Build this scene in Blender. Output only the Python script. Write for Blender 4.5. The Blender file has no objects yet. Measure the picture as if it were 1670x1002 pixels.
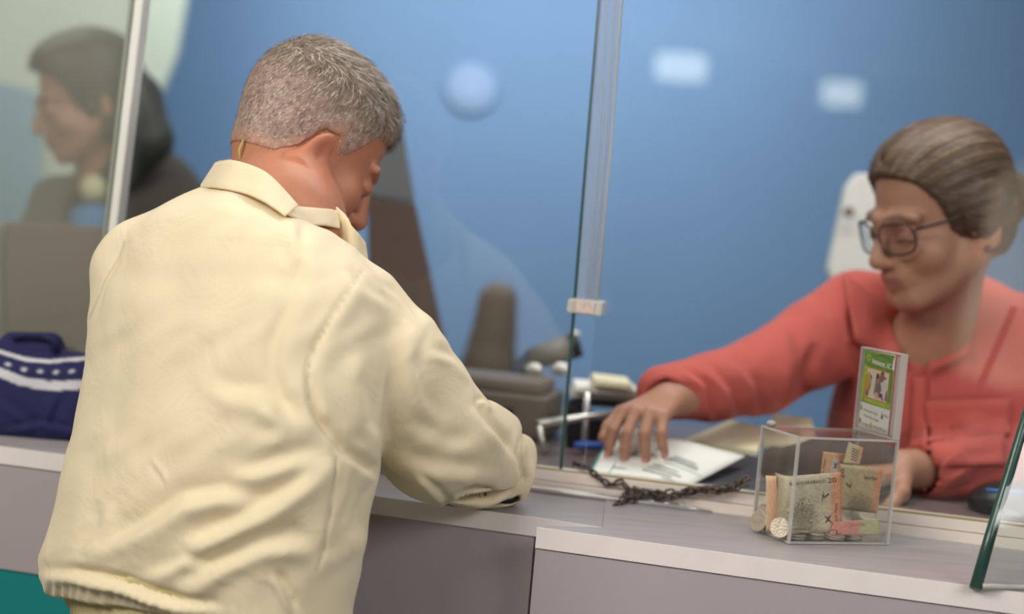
import bpy, math, random
import numpy as np
from math import radians, sin, cos, pi
from mathutils import Matrix, Vector
random.seed(4); RNG = np.random.default_rng(4)
sc = bpy.context.scene
COL = sc.collection

# ------------------------------------------------------------------ camera, world, lights, exposure
FPX, CX, CY = 2412.0, 835.0, 501.0
def _rx(a): return np.array([[1,0,0],[0,cos(a),-sin(a)],[0,sin(a),cos(a)]])
def _rz(a): return np.array([[cos(a),-sin(a),0],[sin(a),cos(a),0],[0,0,1]])
CR = _rx(radians(90-3.06)) @ _rz(radians(5.0))
CAM = np.array([0, 0, 1.43])
cd = bpy.data.cameras.new('camera'); cam = bpy.data.objects.new('camera', cd); COL.objects.link(cam)
M4 = np.eye(4); M4[:3,:3] = CR; M4[:3,3] = CAM
cam.matrix_world = Matrix(M4.tolist())
cd.sensor_width = 36; cd.lens = 36*FPX/1670; cd.clip_start = .05; cd.clip_end = 60
cd.dof.use_dof = True; cd.dof.focus_distance = 1.62; cd.dof.aperture_fstop = 1.95
sc.camera = cam
sc.view_settings.view_transform = 'Standard'; sc.view_settings.look = 'None'
sc.view_settings.gamma = 1; sc.view_settings.use_curve_mapping = False
sc.view_settings.exposure = 0.3
w = bpy.data.worlds.new('world'); sc.world = w; w.use_nodes = True
w.node_tree.nodes['Background'].inputs[0].default_value = (.80, .88, 1, 1)
w.node_tree.nodes['Background'].inputs[1].default_value = .30
def area(name, loc, target, sx, sy, power, color):
    l = bpy.data.lights.new(name, 'AREA'); l.shape = 'RECTANGLE'; l.size = sx; l.size_y = sy
    l.energy = power; l.color = color
    o = bpy.data.objects.new(name, l); COL.objects.link(o); o.location = loc
    o.rotation_euler = (Vector(target)-Vector(loc)).to_track_quat('-Z', 'Y').to_euler()
    return o
area('hall_ceiling_light', (-1.3, .3, 2.72), (-.3, 1.6, 1.1), 1.6, 1.2, 56, (1, .95, .86))
area('hall_fill_light', (1.6, -.4, 2.72), (.2, 1.8, 1.1), 1.6, 1.2, 42, (1, .95, .92))  # added fill from the right for sleeve and counter, no lamp seen there
area('counter_ceiling_light', (.5, 2.1, 2.74), (.5, 2.05, 1.1), 1.6, .35, 17, (1, .95, .9))
area('teller_ceiling_light', (0, 3.9, 2.74), (-.1, 5.2, 1.5), 1.8, .8, 50, (.88, .94, 1))
area('teller_side_light', (-1.6, 3.4, 2.74), (-1.6, 4.2, 1.4), 1.2, .8, 16, (1, .97, .9))

# ------------------------------------------------------------------ pixel / plane helpers (layout only)
def ray(px, py): return CR @ np.array([(px-CX)/FPX, -(py-CY)/FPX, -1.0])
def P(px, py, z): return CAM + ray(px, py)*z
def at_h(px, py, h): d = ray(px, py); return CAM + d*((h-CAM[2])/d[2])
def on_plane(px, py, q, n): d = ray(px, py); return CAM + d*(np.dot(np.array(q)-CAM, n)/np.dot(d, n))
def proj(p):
    q = (np.asarray(p)-CAM) @ CR
    return CX+FPX*q[...,0]/-q[...,2], CY-FPX*q[...,1]/-q[...,2], -q[...,2]
def nrm(v): v = np.asarray(v, float); return v/np.linalg.norm(v)
TH = radians(12.13); U = np.array([cos(TH), -sin(TH), 0]); V = np.array([sin(TH), cos(TH), 0])
O = np.array([0, 1.70, 0]); Z = np.array([0, 0, 1.0])
def W(u, v, h): return O + U*u + V*v + Z*h
SA = at_h(860, 800, 1.10); SB = at_h(1457, 874, 1.10)                 # front foot line of the sill
SD = nrm(SB-SA); SN = np.array([-SD[1], SD[0], 0])                    # along, away
def S(s, t, h): return np.array([SA[0], SA[1], 0]) + SD*s + SN*t + Z*h
def s_of(px, py, t, h=None):
    p = on_plane(px, py, S(0, t, 0), SN); return (p-S(0, t, 0)) @ SD, p[2]

# ------------------------------------------------------------------ object helpers
def link(o, parent=None):
    COL.objects.link(o)
    if parent is not None: o.parent = parent
    return o
def mesh_obj(name, verts, faces, mat, parent=None, smooth=False, cols=None, uvs=None):
    me = bpy.data.meshes.new(name)
    me.from_pydata([tuple(map(float, v)) for v in verts] if not isinstance(verts, np.ndarray) else verts.tolist(), [],
                   faces if not isinstance(faces, np.ndarray) else faces.tolist())
    if mat is not None:
        for m in (mat if isinstance(mat, (list, tuple)) else [mat]): me.materials.append(m)
    if smooth: me.polygons.foreach_set('use_smooth', [True]*len(me.polygons))
    if cols is not None:
        ca = me.color_attributes.new('Col', 'FLOAT_COLOR', 'POINT')
        c4 = np.ones((len(cols), 4), np.float32); c4[:, :3] = cols
        ca.data.foreach_set('color', c4.ravel())
    if uvs is not None:
        ul = me.uv_layers.new(name='UVMap'); vi = np.zeros(len(me.loops), int); me.loops.foreach_get('vertex_index', vi)
        ul.data.foreach_set('uv', np.asarray(uvs)[vi].astype(np.float32).ravel())
    me.update()
    return link(bpy.data.objects.new(name, me), parent)
def tag(o, label=None, cat=None, group=None, kind=None):
    if label: o['label'] = label
    if cat: o['category'] = cat
    if group: o['group'] = group
    if kind: o['kind'] = kind
    return o
def empty(name, loc, label, cat, group=None):
    o = bpy.data.objects.new(name, None); o.empty_display_size = .05; link(o)
    o.location = tuple(loc); tag(o, label, cat, group); bpy.context.view_layer.update(); return o
class MB:
    """collects boxes, tubes and prisms into one mesh (world coordinates)"""
    def __init__(s): s.v = []; s.f = []
    def add(s, v, f): n = len(s.v); s.v += [np.asarray(a, float) for a in v]; s.f += [tuple(i+n for i in q) for q in f]
    def hexa(s, c):   # 8 corners: bottom 4 ccw, top 4
        s.add(c, [(3,2,1,0),(4,5,6,7),(0,1,5,4),(1,2,6,5),(2,3,7,6),(3,0,4,7)])
    def box(s, fr, u0, u1, v0, v1, h0, h1):   # fr maps (u, v, h) to the world
        s.hexa([fr(u0,v0,h0), fr(u1,v0,h0), fr(u1,v1,h0), fr(u0,v1,h0), fr(u0,v0,h1), fr(u1,v0,h1), fr(u1,v1,h1), fr(u0,v1,h1)])
    def slab(s, pts, n, th):  # polygon pts pushed along n by th
        k = len(pts); n = np.asarray(n)*th
        s.add(list(pts)+[p+n for p in pts], [tuple(range(k))[::-1], tuple(range(k, 2*k))]+[(i, (i+1) % k, k+(i+1) % k, k+i) for i in range(k)])
    def tube(s, pts, r, n=10, cap=True):
        pts = [np.asarray(p, float) for p in pts]; rs = r if hasattr(r, '__len__') else [r]*len(pts)
        t0 = nrm(pts[1]-pts[0]); a = nrm(np.cross(t0, [0,0,1] if abs(t0[2]) < .9 else [1,0,0])); vs = []
        for i, p in enumerate(pts):
            t = nrm(pts[min(i+1, len(pts)-1)]-pts[max(i-1, 0)]); a = nrm(a-t*np.dot(a, t)); b = np.cross(t, a)
            vs += [p+rs[i]*(a*cos(2*pi*j/n)+b*sin(2*pi*j/n)) for j in range(n)]
        fs = [(i*n+j, i*n+(j+1) % n, (i+1)*n+(j+1) % n, (i+1)*n+j) for i in range(len(pts)-1) for j in range(n)]
        if cap: fs += [tuple(range(n))[::-1], tuple(range((len(pts)-1)*n, len(pts)*n))]
        s.add(vs, fs)
    def disc(s, c, axis, r, th, n=28):
        c = np.asarray(c); axis = nrm(axis); s.tube([c-axis*th/2, c+axis*th/2], r, n)
    def build(s, name, mat, parent=None, smooth=False, bevel=0):
        o = mesh_obj(name, s.v, s.f, mat, parent, smooth)
        if parent is not None: o.matrix_parent_inverse = parent.matrix_world.inverted()
        if bevel:
            m = o.modifiers.new('bevel', 'BEVEL'); m.width = bevel; m.segments = 2; m.limit_method = 'ANGLE'
        return o
def keep(o, parent):
    o.parent = parent; o.matrix_parent_inverse = parent.matrix_world.inverted(); return o

# ------------------------------------------------------------------ materials
def lin(c): return tuple(((x/255)/12.92 if x/255 <= .04045 else ((x/255+.055)/1.055)**2.4) for x in c)
def mat(name, rgb, rough=.5, metal=0, var=0, vscale=8, bump=0, bscale=60, attr=False, spec=.5, sheen=0, sss=0, emit=0, coord='Object', stretch=None, wrinkle=0):
    m = bpy.data.materials.new(name); m.use_nodes = True; nt = m.node_tree; b = nt.nodes['Principled BSDF']
    b.inputs['Roughness'].default_value = rough; b.inputs['Metallic'].default_value = metal
    b.inputs['Specular IOR Level'].default_value = spec
    if sheen: b.inputs['Sheen Weight'].default_value = sheen
    if sss: b.inputs['Subsurface Weight'].default_value = sss; b.inputs['Subsurface Scale'].default_value = .01; b.inputs['Subsurface Radius'].default_value = (1, .35, .2)
    c = lin(rgb); tc = nt.nodes.new('ShaderNodeTexCoord'); src = tc.outputs[coord]
    if stretch:
        mp = nt.nodes.new('ShaderNodeMapping'); mp.inputs['Scale'].default_value = stretch; nt.links.new(src, mp.inputs[0]); src = mp.outputs[0]
    base = None
    if attr:
        a = nt.nodes.new('ShaderNodeAttribute'); a.attribute_name = 'Col'; base = a.outputs['Color']
    if var:
        n = nt.nodes.new('ShaderNodeTexNoise'); n.inputs['Scale'].default_value = vscale; n.inputs['Detail'].default_value = 5
        nt.links.new(src, n.inputs['Vector'])
        r = nt.nodes.new('ShaderNodeMapRange'); r.inputs[1].default_value = .3; r.inputs[2].default_value = .7
        r.inputs[3].default_value = 1-var; r.inputs[4].default_value = 1+var; nt.links.new(n.outputs[0], r.inputs[0])
        mx = nt.nodes.new('ShaderNodeVectorMath'); mx.operation = 'SCALE'
        if base: nt.links.new(base, mx.inputs[0])
        else: mx.inputs[0].default_value = c
        nt.links.new(r.outputs[0], mx.inputs['Scale']); base = mx.outputs[0]
    if base: nt.links.new(base, b.inputs['Base Color'])
    else: b.inputs['Base Color'].default_value = (*c, 1)
    if bump:
        n = nt.nodes.new('ShaderNodeTexNoise'); n.inputs['Scale'].default_value = bscale; n.inputs['Detail'].default_value = 4
        nt.links.new(src, n.inputs['Vector']); bp = nt.nodes.new('ShaderNodeBump'); bp.inputs['Strength'].default_value = bump; bp.inputs['Distance'].default_value = .002
        nt.links.new(n.outputs[0], bp.inputs['Height']); nt.links.new(bp.outputs[0], b.inputs['Normal'])
    if wrinkle:
        n2 = nt.nodes.new('ShaderNodeTexNoise'); n2.inputs['Scale'].default_value = wrinkle; n2.inputs['Detail'].default_value = 3; n2.inputs['Distortion'].default_value = 1.2
        nt.links.new(src, n2.inputs['Vector']); b2 = nt.nodes.new('ShaderNodeBump'); b2.inputs['Strength'].default_value = .35; b2.inputs['Distance'].default_value = .012
        nt.links.new(n2.outputs[0], b2.inputs['Height'])
        if bump: nt.links.new(b2.outputs[0], bp.inputs['Normal'])
        else: nt.links.new(b2.outputs[0], b.inputs['Normal'])
    if emit:
        b.inputs['Emission Color'].default_value = (*c, 1); b.inputs['Emission Strength'].default_value = emit
    return m
def glass_mat(name, tint=(.97,.985,.98), extra=0.0, rough=0.0, haze=None):
    m = bpy.data.materials.new(name); m.use_nodes = True; nt = m.node_tree; nt.nodes.clear()
    out = nt.nodes.new('ShaderNodeOutputMaterial'); tr = nt.nodes.new('ShaderNodeBsdfTransparent'); tr.inputs[0].default_value = (*tint, 1)
    gl = nt.nodes.new('ShaderNodeBsdfGlossy'); gl.inputs['Roughness'].default_value = rough
    fr = nt.nodes.new('ShaderNodeFresnel'); gm = nt.nodes.new('ShaderNodeNewGeometry'); ir = nt.nodes.new('ShaderNodeMapRange')
    ir.inputs[3].default_value = 1.5; ir.inputs[4].default_value = 1/1.5; nt.links.new(gm.outputs['Backfacing'], ir.inputs[0]); nt.links.new(ir.outputs[0], fr.inputs['IOR'])
    ad = nt.nodes.new('ShaderNodeMath'); ad.operation = 'ADD'; ad.inputs[1].default_value = extra; nt.links.new(fr.outputs[0], ad.inputs[0])
    mx = nt.nodes.new('ShaderNodeMixShader'); nt.links.new(ad.outputs[0], mx.inputs[0]); nt.links.new(tr.outputs[0], mx.inputs[1]); nt.links.new(gl.outputs[0], mx.inputs[2])
    last = mx.outputs[0]
    if haze:
        df = nt.nodes.new('ShaderNodeBsdfDiffuse'); df.inputs[0].default_value = (*lin(haze[:3]), 1)
        m2 = nt.nodes.new('ShaderNodeMixShader'); m2.inputs[0].default_value = haze[3]
        nt.links.new(last, m2.inputs[1]); nt.links.new(df.outputs[0], m2.inputs[2]); last = m2.outputs[0]
    nt.links.new(last, out.inputs[0]); return m

M = dict(
    blue=mat('blue_wall_paint', (104,134,168), .7, var=.05, vscale=1.2),
    pale=mat('pale_wall_paint', (176,184,170), .8, var=.10, vscale=1.6),
    ceil=mat('ceiling_paint', (225,225,220), .9), floor=mat('floor_tile', (150,145,138), .4, var=.06, vscale=3),
    hall=mat('hall_wall_paint', (120,118,112), .9),
    top=mat('counter_laminate', (170,164,166), .38, var=.10, vscale=9, stretch=(1,6,1), bump=.08, bscale=300),
    edge=mat('edge_banding', (248,240,240), .45, var=.03, vscale=20),
    panel=mat('grey_laminate', (182,172,177), .5, var=.03, vscale=3, bump=.05, bscale=400),
    teal=mat('teal_laminate', (20,138,140), .5, var=.03),
    sill=mat('sill_cream', (242,230,222), .4, var=.05, vscale=6, stretch=(1,8,8)),
    inner=mat('inner_desk', (112,98,98), .35, var=.12, vscale=6, stretch=(1,7,1)),
    olive=mat('olive_gasket', (170,160,105), .5), dark=mat('dark_gap', (40,36,36), .8),
    alu=mat('brushed_aluminium', (205,203,202), .3, metal=.85, var=.05, vscale=30),
    post=mat('white_post', (240,240,234), .4), gedge=mat('green_glass_edge', (50,84,76), .25, var=.15, vscale=30),
    brown=mat('brown_panel', (112,92,80), .6, var=.08, vscale=4), black=mat('black_plastic', (30,30,34), .4),
    dblue=mat('dark_blue_plastic', (36,62,90), .4), grey=mat('grey_plastic', (120,118,116), .5),
    white=mat('white_plastic', (225,226,222), .4), paper=mat('paper', (246,246,242), .8, var=.02, vscale=30),
    cream=mat('cream_paper', (250,240,206), .8), ink=mat('grey_ink', (120,126,130), .8), tealink=mat('teal_ink', (90,160,165), .8),
    blueline=mat('blue_strip', (60,95,190), .4),
    skin_m=mat('skin', (190,118,88), .5, attr=True, var=.05, vscale=60, bump=.15, bscale=350, sss=.05),
    skin_w=mat('skin_clerk', (170,120,95), .5, attr=True, var=.04, vscale=50, bump=.1, bscale=300, sss=.1),
    hair_m=mat('grey_hair', (150,140,130), .55, attr=True, var=.22, vscale=110, bump=.6, bscale=260),
    strand=mat('hair_strand', (150,140,130), .5, attr=True),
    hair_w=mat('brown_hair', (86,66,54), .42, attr=True, var=.35, vscale=45, bump=.7, bscale=70, stretch=(1,1,5)),
    hair_d=mat('dark_hair', (60,58,54), .6),
    jacket=mat('beige_cotton', (236,218,176), .85, var=.035, vscale=14, bump=.16, bscale=420, sheen=.15, attr=True, wrinkle=11),
    rib=mat('rib_knit', (226,210,160), .9, bump=.3, bscale=200),
    coral=mat('coral_cotton', (204,96,88), .85, var=.06, vscale=12, bump=.25, bscale=200, sheen=.1, wrinkle=9),
    navy=mat('navy_cloth', (36,36,84), .8, var=.15, vscale=12, bump=.3, bscale=120), wstripe=mat('white_stripe', (222,222,228), .8),
    darkcloth=mat('charcoal_cloth', (78,72,66), .85), bluecloth=mat('blue_cloth', (66,130,185), .8), yell=mat('pale_yellow_cloth', (225,220,180), .8),
    trousers=mat('dark_trousers', (52,54,62), .85), shoe=mat('black_leather', (26,24,24), .4),
    specs=mat('dark_spectacle_frame', (44,34,40), .35), eye=mat('eye_white', (215,208,200), .25), iris=mat('brown_iris', (52,34,24), .2),
    chain=mat('dark_steel', (92,80,74), .38, metal=.7, var=.2, vscale=200),
    coin=mat('coin_metal', (196,184,166), .38, metal=.45, var=.15, vscale=160, bump=.4, bscale=500),
    acryl=glass_mat('clear_acrylic', (.985,.985,.98), .012, .02, (235,232,226,.012)), acredge=glass_mat('acrylic_edge', (.93,.93,.92), .06, .15, (238,236,232,.42)),
    glass=glass_mat('window_glass', (.965,.98,.975), .0), strip=glass_mat('clear_plastic_strip', (.93,.95,.97), .03, .1, (205,212,222,.20)),
    strip2=glass_mat('plastic_strip_ridge', (.9,.92,.93), .05, .15, (226,222,216,.5)),
    lens=glass_mat('spectacle_lens', (.97,.97,.97)), reflection_veil=glass_mat('reflection_veil_glass', (.95,.97,.965), .0, 0, (200,199,186,.17)), tintpane=glass_mat('green_tinted_pane', (.93,.96,.95), .01),  # diffuse share of the left screen paints in its veil of reflections
)

# ------------------------------------------------------------------ implicit surfaces -> one continuous mesh
class Vol:
    def __init__(s, lo, hi, res):
        s.lo = np.array(lo, float); s.res = res; s.n = (np.ceil((np.array(hi)-s.lo)/res)).astype(int)+1
        s.f = np.full(s.n, .2, np.float32)
        s.ax = [(s.lo[i]+np.arange(s.n[i])*res).astype(np.float32) for i in range(3)]
    def apply(s, fn, lo, hi, k, mode='add'):
        a = np.maximum(np.floor((np.array(lo)-k-2*s.res-s.lo)/s.res).astype(int), 0)
        b = np.minimum(np.ceil((np.array(hi)+k+2*s.res-s.lo)/s.res).astype(int)+1, s.n)
        if (b <= a).any(): return
        sl = tuple(slice(a[i], b[i]) for i in range(3))
        X = s.ax[0][sl[0]][:, None, None]; Y = s.ax[1][sl[1]][None, :, None]; Zz = s.ax[2][sl[2]][None, None, :]
        d = fn(X, Y, Zz); f = s.f[sl]
        if mode == 'cut':
            d = -d; h = np.clip(.5-.5*(d-f)/k, 0, 1) if k > 0 else None
            s.f[sl] = f*h+d*(1-h)+k*h*(1-h) if k > 0 else np.maximum(f, d); return
        if mode == 'and':
            s.f[sl] = np.maximum(f, d); return
        if k <= 0: s.f[sl] = np.minimum(f, d); return
        h = np.clip(.5+.5*(d-f)/k, 0, 1); s.f[sl] = d*(1-h)+f*h-k*h*(1-h)
    def ell(s, c, r, R=None, k=.01, mode='add'):
        c = np.asarray(c, float); r = np.asarray(r, float); R = np.eye(3) if R is None else np.asarray(R, float)
        ext = np.sqrt(((R*r)**2).sum(1))
        def fn(X, Y, Zz):
            x, y, z = X-c[0], Y-c[1], Zz-c[2]
            q = [R[0, i]*x+R[1, i]*y+R[2, i]*z for i in range(3)]
            k0 = np.sqrt(sum((q[i]/r[i])**2 for i in range(3)))+1e-6; k1 = np.sqrt(sum((q[i]/r[i]**2)**2 for i in range(3)))+1e-6
            return k0*(k0-1)/k1
        s.apply(fn, c-ext, c+ext, k, mode)
    def cap(s, a, b, ra, rb=None, k=.01, mode='add', flat=None):
        a = np.asarray(a, float); b = np.asarray(b, float); rb = ra if rb is None else rb; ab = b-a; L = ab@ab+1e-9
        def fn(X, Y, Zz):
            x, y, z = X-a[0], Y-a[1], Zz-a[2]; t = np.clip((x*ab[0]+y*ab[1]+z*ab[2])/L, 0, 1)
            dx, dy, dz = x-t*ab[0], y-t*ab[1], z-t*ab[2]
            if flat is not None:   # squash along a direction: flat = (unit vector, factor)
                n, q = flat; e = dx*n[0]+dy*n[1]+dz*n[2]; g = (q-1)*e; dx = dx+g*n[0]; dy = dy+g*n[1]; dz = dz+g*n[2]
            return np.sqrt(dx*dx+dy*dy+dz*dz)-(ra+t*(rb-ra))
        m = max(ra, rb); s.apply(fn, np.minimum(a, b)-m, np.maximum(a, b)+m, k, mode)
    def chain(s, pts, rs, k=.01):
        for i in range(len(pts)-1): s.cap(pts[i], pts[i+1], rs[i], rs[i+1], k)
    def mesh(s):
        f = s.f; ins = f < 0
        c = np.zeros(np.array(f.shape)-1, np.int8)
        for i in (0, 1):
            for j in (0, 1):
                for k in (0, 1): c += ins[i:i+c.shape[0], j:j+c.shape[1], k:k+c.shape[2]]
        act = (c > 0) & (c < 8); idx = np.argwhere(act); vid = np.full(c.shape, -1, np.int64); vid[act] = np.arange(len(idx))
        acc = np.zeros((len(idx), 3)); cnt = np.zeros(len(idx)); cor = [(i, j, k) for i in (0,1) for j in (0,1) for k in (0,1)]
        val = {q: f[idx[:,0]+q[0], idx[:,1]+q[1], idx[:,2]+q[2]] for q in cor}
        for q in cor:
            for ax in range(3):
                if q[ax] == 0:
                    r = list(q); r[ax] = 1; r = tuple(r); a, b = val[q], val[r]; m = (a < 0) != (b < 0)
                    t = np.where(m, a/np.where(m, a-b, 1), 0); p = np.array(q, float)[None]+np.zeros((len(idx), 1)); p[:, ax] += t
                    acc[m] += p[m]; cnt[m] += 1
        v = (idx+acc/cnt[:, None])*s.res+s.lo
        quads = []
        for ax in range(3):
            a = [slice(1, -1)]*3; a[ax] = slice(0, -1); b = list(a); b[ax] = slice(1, None)
            e1 = ins[tuple(a)]; e2 = ins[tuple(b)]; off = np.array([1, 1, 1]); off[ax] = 0
            for flip, mk in ((0, e1 & ~e2), (1, ~e1 & e2)):
                q = np.argwhere(mk)+off; o1, o2 = (ax+1) % 3, (ax+2) % 3
                d1 = np.zeros(3, int); d1[o1] = 1; d2 = np.zeros(3, int); d2[o2] = 1
                g = [vid[tuple((q-x).T)] for x in (0*d1, d1, d1+d2, d2)]
                quads.append(np.stack(g if not flip else g[::-1], 1))
        quads = np.concatenate(quads); quads = quads[(quads >= 0).all(1)]
        gr = np.stack([s.sample(v+e)-s.sample(v-e) for e in np.eye(3)*s.res], 1)
        nv = gr/(np.linalg.norm(gr, axis=1, keepdims=True)+1e-9)
        return v, quads, nv
    def sample(s, p):
        q = np.clip((p-s.lo)/s.res, 0, s.n-1.001); i = q.astype(int); t = q-i; r = 0
        for a in (0, 1):
            for b in (0, 1):
                for c in (0, 1):
                    r = r+s.f[i[:,0]+a, i[:,1]+b, i[:,2]+c]*(t[:,0] if a else 1-t[:,0])*(t[:,1] if b else 1-t[:,1])*(t[:,2] if c else 1-t[:,2])
        return r
def blob(name, vol, m, parent=None, cols=None):
    v, q, n = vol.mesh(); c = cols(v, n) if cols else None
    o = mesh_obj(name, v, q, m, None, True, c)
    return keep(o, parent) if parent is not None else o
def rot_frame(fwd, up):
    f = nrm(fwd); r = nrm(np.cross(f, up)); u = np.cross(r, f); return np.stack([r, f, u], 1)   # local x right, y forward, z up
def pdist(px, py, line):
    """pixel distance to a polyline, signed, with a taper along it"""
    best = np.full(px.shape, 1e9); sg = np.zeros(px.shape); tt = np.zeros(px.shape)
    L = [0]
    for i in range(len(line)-1): L.append(L[-1]+math.dist(line[i], line[i+1]))
    for i in range(len(line)-1):
        (x0, y0), (x1, y1) = line[i], line[i+1]; dx, dy = x1-x0, y1-y0; l2 = dx*dx+dy*dy
        t = np.clip(((px-x0)*dx+(py-y0)*dy)/l2, 0, 1); ex, ey = px-x0-t*dx, py-y0-t*dy; d = np.hypot(ex, ey); m = d < best
        best = np.where(m, d, best); sg = np.where(m, np.sign(dx*ey-dy*ex), sg); tt = np.where(m, (L[i]+t*math.sqrt(l2))/L[-1], tt)
    return best*sg, tt
def folds(v, nv, spec, facing=True):
    """push cloth in or out along creases: (line, width, amplitude in m, kind)"""
    px, py, z = proj(v); fac = np.clip(-(nv @ (CR @ np.array([0, 0, -1.0])))*3+.2, 0, 1) if facing else 1
    disp = np.zeros(len(v))
    for line, wd, amp, kind in spec:
        d, t = pdist(px, py, line); tp = np.clip(np.minimum(t, 1-t)*4+.02, 0, 1)**.7
        u = d/wd; end = np.exp(-u*u)
        disp += amp*tp*(end if kind == 'v' else (1.6*u*end))
    return v+nv*(disp*fac)[:, None]

def add_hand(vol, wr, d, n, thumb, curls, sc_=1.0, spread=.0, tcurl=.5):
    """palm, four unequal jointed fingers and a thumb from the side of the palm; returns fingertips"""
    d = nrm(d); n = nrm(n-d*np.dot(n, d)); sd = np.cross(d, n)*thumb; tips = []
    lat = [.030, .010, -.011, -.030]; ln = [.072, .080, .075, .060]; mc = [.088, .090, .086, .080]
    for i in range(4):
        kn = wr+(d*mc[i]+sd*lat[i]+n*(.004 if i in (1, 2) else 0))*sc_
        vol.cap(wr+(d*.012+sd*lat[i]*.55)*sc_, kn, .0135*sc_, .0105*sc_, .012*sc_)
        p = kn; ang = 0; r = [.0098, .0088, .0080, .0068]
        for j, (fr, c) in enumerate(zip((.46, .3, .24), curls[i])):
            ang += c; dr = d*cos(ang)-n*sin(ang)+sd*spread*(1.5-i)*.2; q = p+dr*ln[i]*fr*sc_
            vol.cap(p, q, r[j]*sc_*(.92 if i == 3 else 1), r[j+1]*sc_*(.92 if i == 3 else 1), .003); p = q
        tips.append((p, nrm(d*sin(ang)+n*cos(ang)), dr))
    t0 = wr+(d*.022+sd*.026-n*.006)*sc_; t1 = t0+nrm(d*.75+sd*.75-n*.3)*.040*sc_; t2 = t1+nrm(d*.95+sd*.25-n*tcurl)*.032*sc_; t3 = t2+nrm(d-n*tcurl*1.2)*.024*sc_
    vol.chain([t0, t1, t2, t3], [.0145*sc_, .0115*sc_, .0100*sc_, .0080*sc_], .006)
    tips.append((t3, nrm(sd*.5+n), nrm(t3-t2)))
    return tips
def head_sdf(vol, o, R, s=1.0, fem=False, ez=-.012, flare=24, bw=.0095, bk=0.0, ex_=0.0, ek=.006):
    o = np.asarray(o, float)
    T = lambda x, y, z: o+R@(np.array([x, y, z])*s)
    E = lambda c, r, k=.01, mode='add', rr=None: vol.ell(T(*c), np.array(r)*s, R if rr is None else R@rr, k*s, mode)
    K = lambda a, b, ra, rb=None, k=.006, mode='add': vol.cap(T(*a), T(*b), ra*s, (rb or ra)*s, k*s, mode)
    E((0,-.014,.032), (.076,.098,.086)); E((0,.030,-.040), (.062,.062,.078), .02)
    E((0,-.045+bk,-.02+bk*.5), (.062,.058,.06), .02)
    jw = .050 if not fem else .046
    for sx in (-1, 1):
        K((sx*.060,.0,-.055), (sx*.022,.072,-.098), .020, .016, .022); E((sx*.042,.056,-.038), (.026,.024,.024), .018)
        K((sx*.012,.090,.016), (sx*.048,.074,.016), bw, bw*.85, .012)
        E((sx*.032,.098,-.006), (.017,.014,.0125), .010, 'cut')
        E((sx*.032,.0755,-.007), (.0150,.0150,.0135), .003)
        K((sx*.018,.0905,-.0125), (sx*.045,.083,-.0125), .0022, .002, .003)
        E((sx*.0125,.098,-.042), (.008,.010,.0075), .005)
    K((0,.088,.010), (0,.112,-.036), .0075, .0105, .010); E((0,.108,-.040), (.011,.011,.009), .006)
    for sx in (-1, 1): E((sx*.0065,.103,-.050), (.0035,.005,.004), .002, 'cut')
    E((0,.080,-.064), (.030,.020,.020), .012)
    K((-.022,.088,-.066), (0,.0985,-.0625), .0042, .0052, .004); K((.022,.088,-.066), (0,.0985,-.0625), .0042, .0052, .004)
    K((-.019,.087,-.0745), (0,.0955,-.0765), .005, .0062, .004); K((.019,.087,-.0745), (0,.0955,-.0765), .005, .0062, .004)
    K((-.024,.096,-.0695), (0,.105,-.0695), .0016, .0016, .002, 'cut'); K((.024,.096,-.0695), (0,.105,-.0695), .0016, .0016, .002, 'cut')
    E((0,.074,-.100), (.022,.020,.018), .014)
    for sx in (-1, 1):          # ears: helix rim, bowl, lobe
        tl = _rx(radians(-14)); rz = _rz(radians(sx*flare)); q = rz@tl
        E((sx*(.079+ex_),-.012,-.004+ez), (.0068,.0190,.034), ek, 'add', q)
        E((sx*(.0875+ex_),-.006,.000+ez), (.0065,.0110,.0195), .003, 'cut', q)
        E((sx*(.077+ex_),-.004,-.030+ez), (.0055,.0095,.011), .004)
        K((sx*.078,.006,-.010+ez), (sx*.079,.004,-.002+ez), .0045, .004, .003)
def head_colors(o, R, s, base, lip, brow, browamt=1.0, ear=None):
    base = np.array(lin(base)); lip = np.array(lin(lip)); brow = np.array(lin(brow))
    def fn(v, n):
        q = ((v-o) @ R)/s; c = np.tile(base, (len(v), 1)); ax = np.abs(q[:, 0])
        def mixc(m, col): return c*(1-m[:, None])+np.asarray(col)*m[:, None]
        front = (q[:, 1] > .05)
        m = np.exp(-(ax/.021)**4-((q[:, 2]+.0695)/.0095)**4)*front*(q[:, 1] > .084); c = mixc(m*.8, lip)
        by = .020-.9*np.maximum(ax-.034, 0)**1.0*.5
        m = np.exp(-((ax-.032)/.018)**4-((q[:, 2]-by)/.0042)**2)*front*browamt; c = mixc(m*.85, brow)
        m = np.exp(-((ax-.032)/.014)**4-((q[:, 2]+.0135)/.0018)**2)*front*(q[:, 1] > .07); c = mixc(m*.9, np.array(lin((40,26,22))))
        ck = np.exp(-((ax-.045)/.02)**2-((q[:, 2]+.035)/.02)**2)*front; c = mixc(ck*.25, base*np.array([1.1,.72,.68]))
        er = (ax > .074)*(np.abs(q[:, 2]+.02) < .05)*(np.abs(q[:, 1]+.01) < .03); c = mixc(er*.35, base*np.array([1.12,.75,.65]))
        return c
    return fn
def nails(tips, m, parent, s=1.0):
    for p, nn, dr in tips:
        vb = Vol(p-.012, p+.012, .0009); r = np.stack([np.cross(nn, dr)/np.linalg.norm(np.cross(nn, dr)), nrm(dr), nrm(np.cross(np.cross(nn, dr), dr))*-1], 1)
        vb.ell(p+nn*.0056*s+dr*.001, (.0046*s, .0062*s, .0019*s), r, .0001); blob('fingernail', vb, m, parent)
NAIL = mat('nail', (214,160,140), .3)
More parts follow.
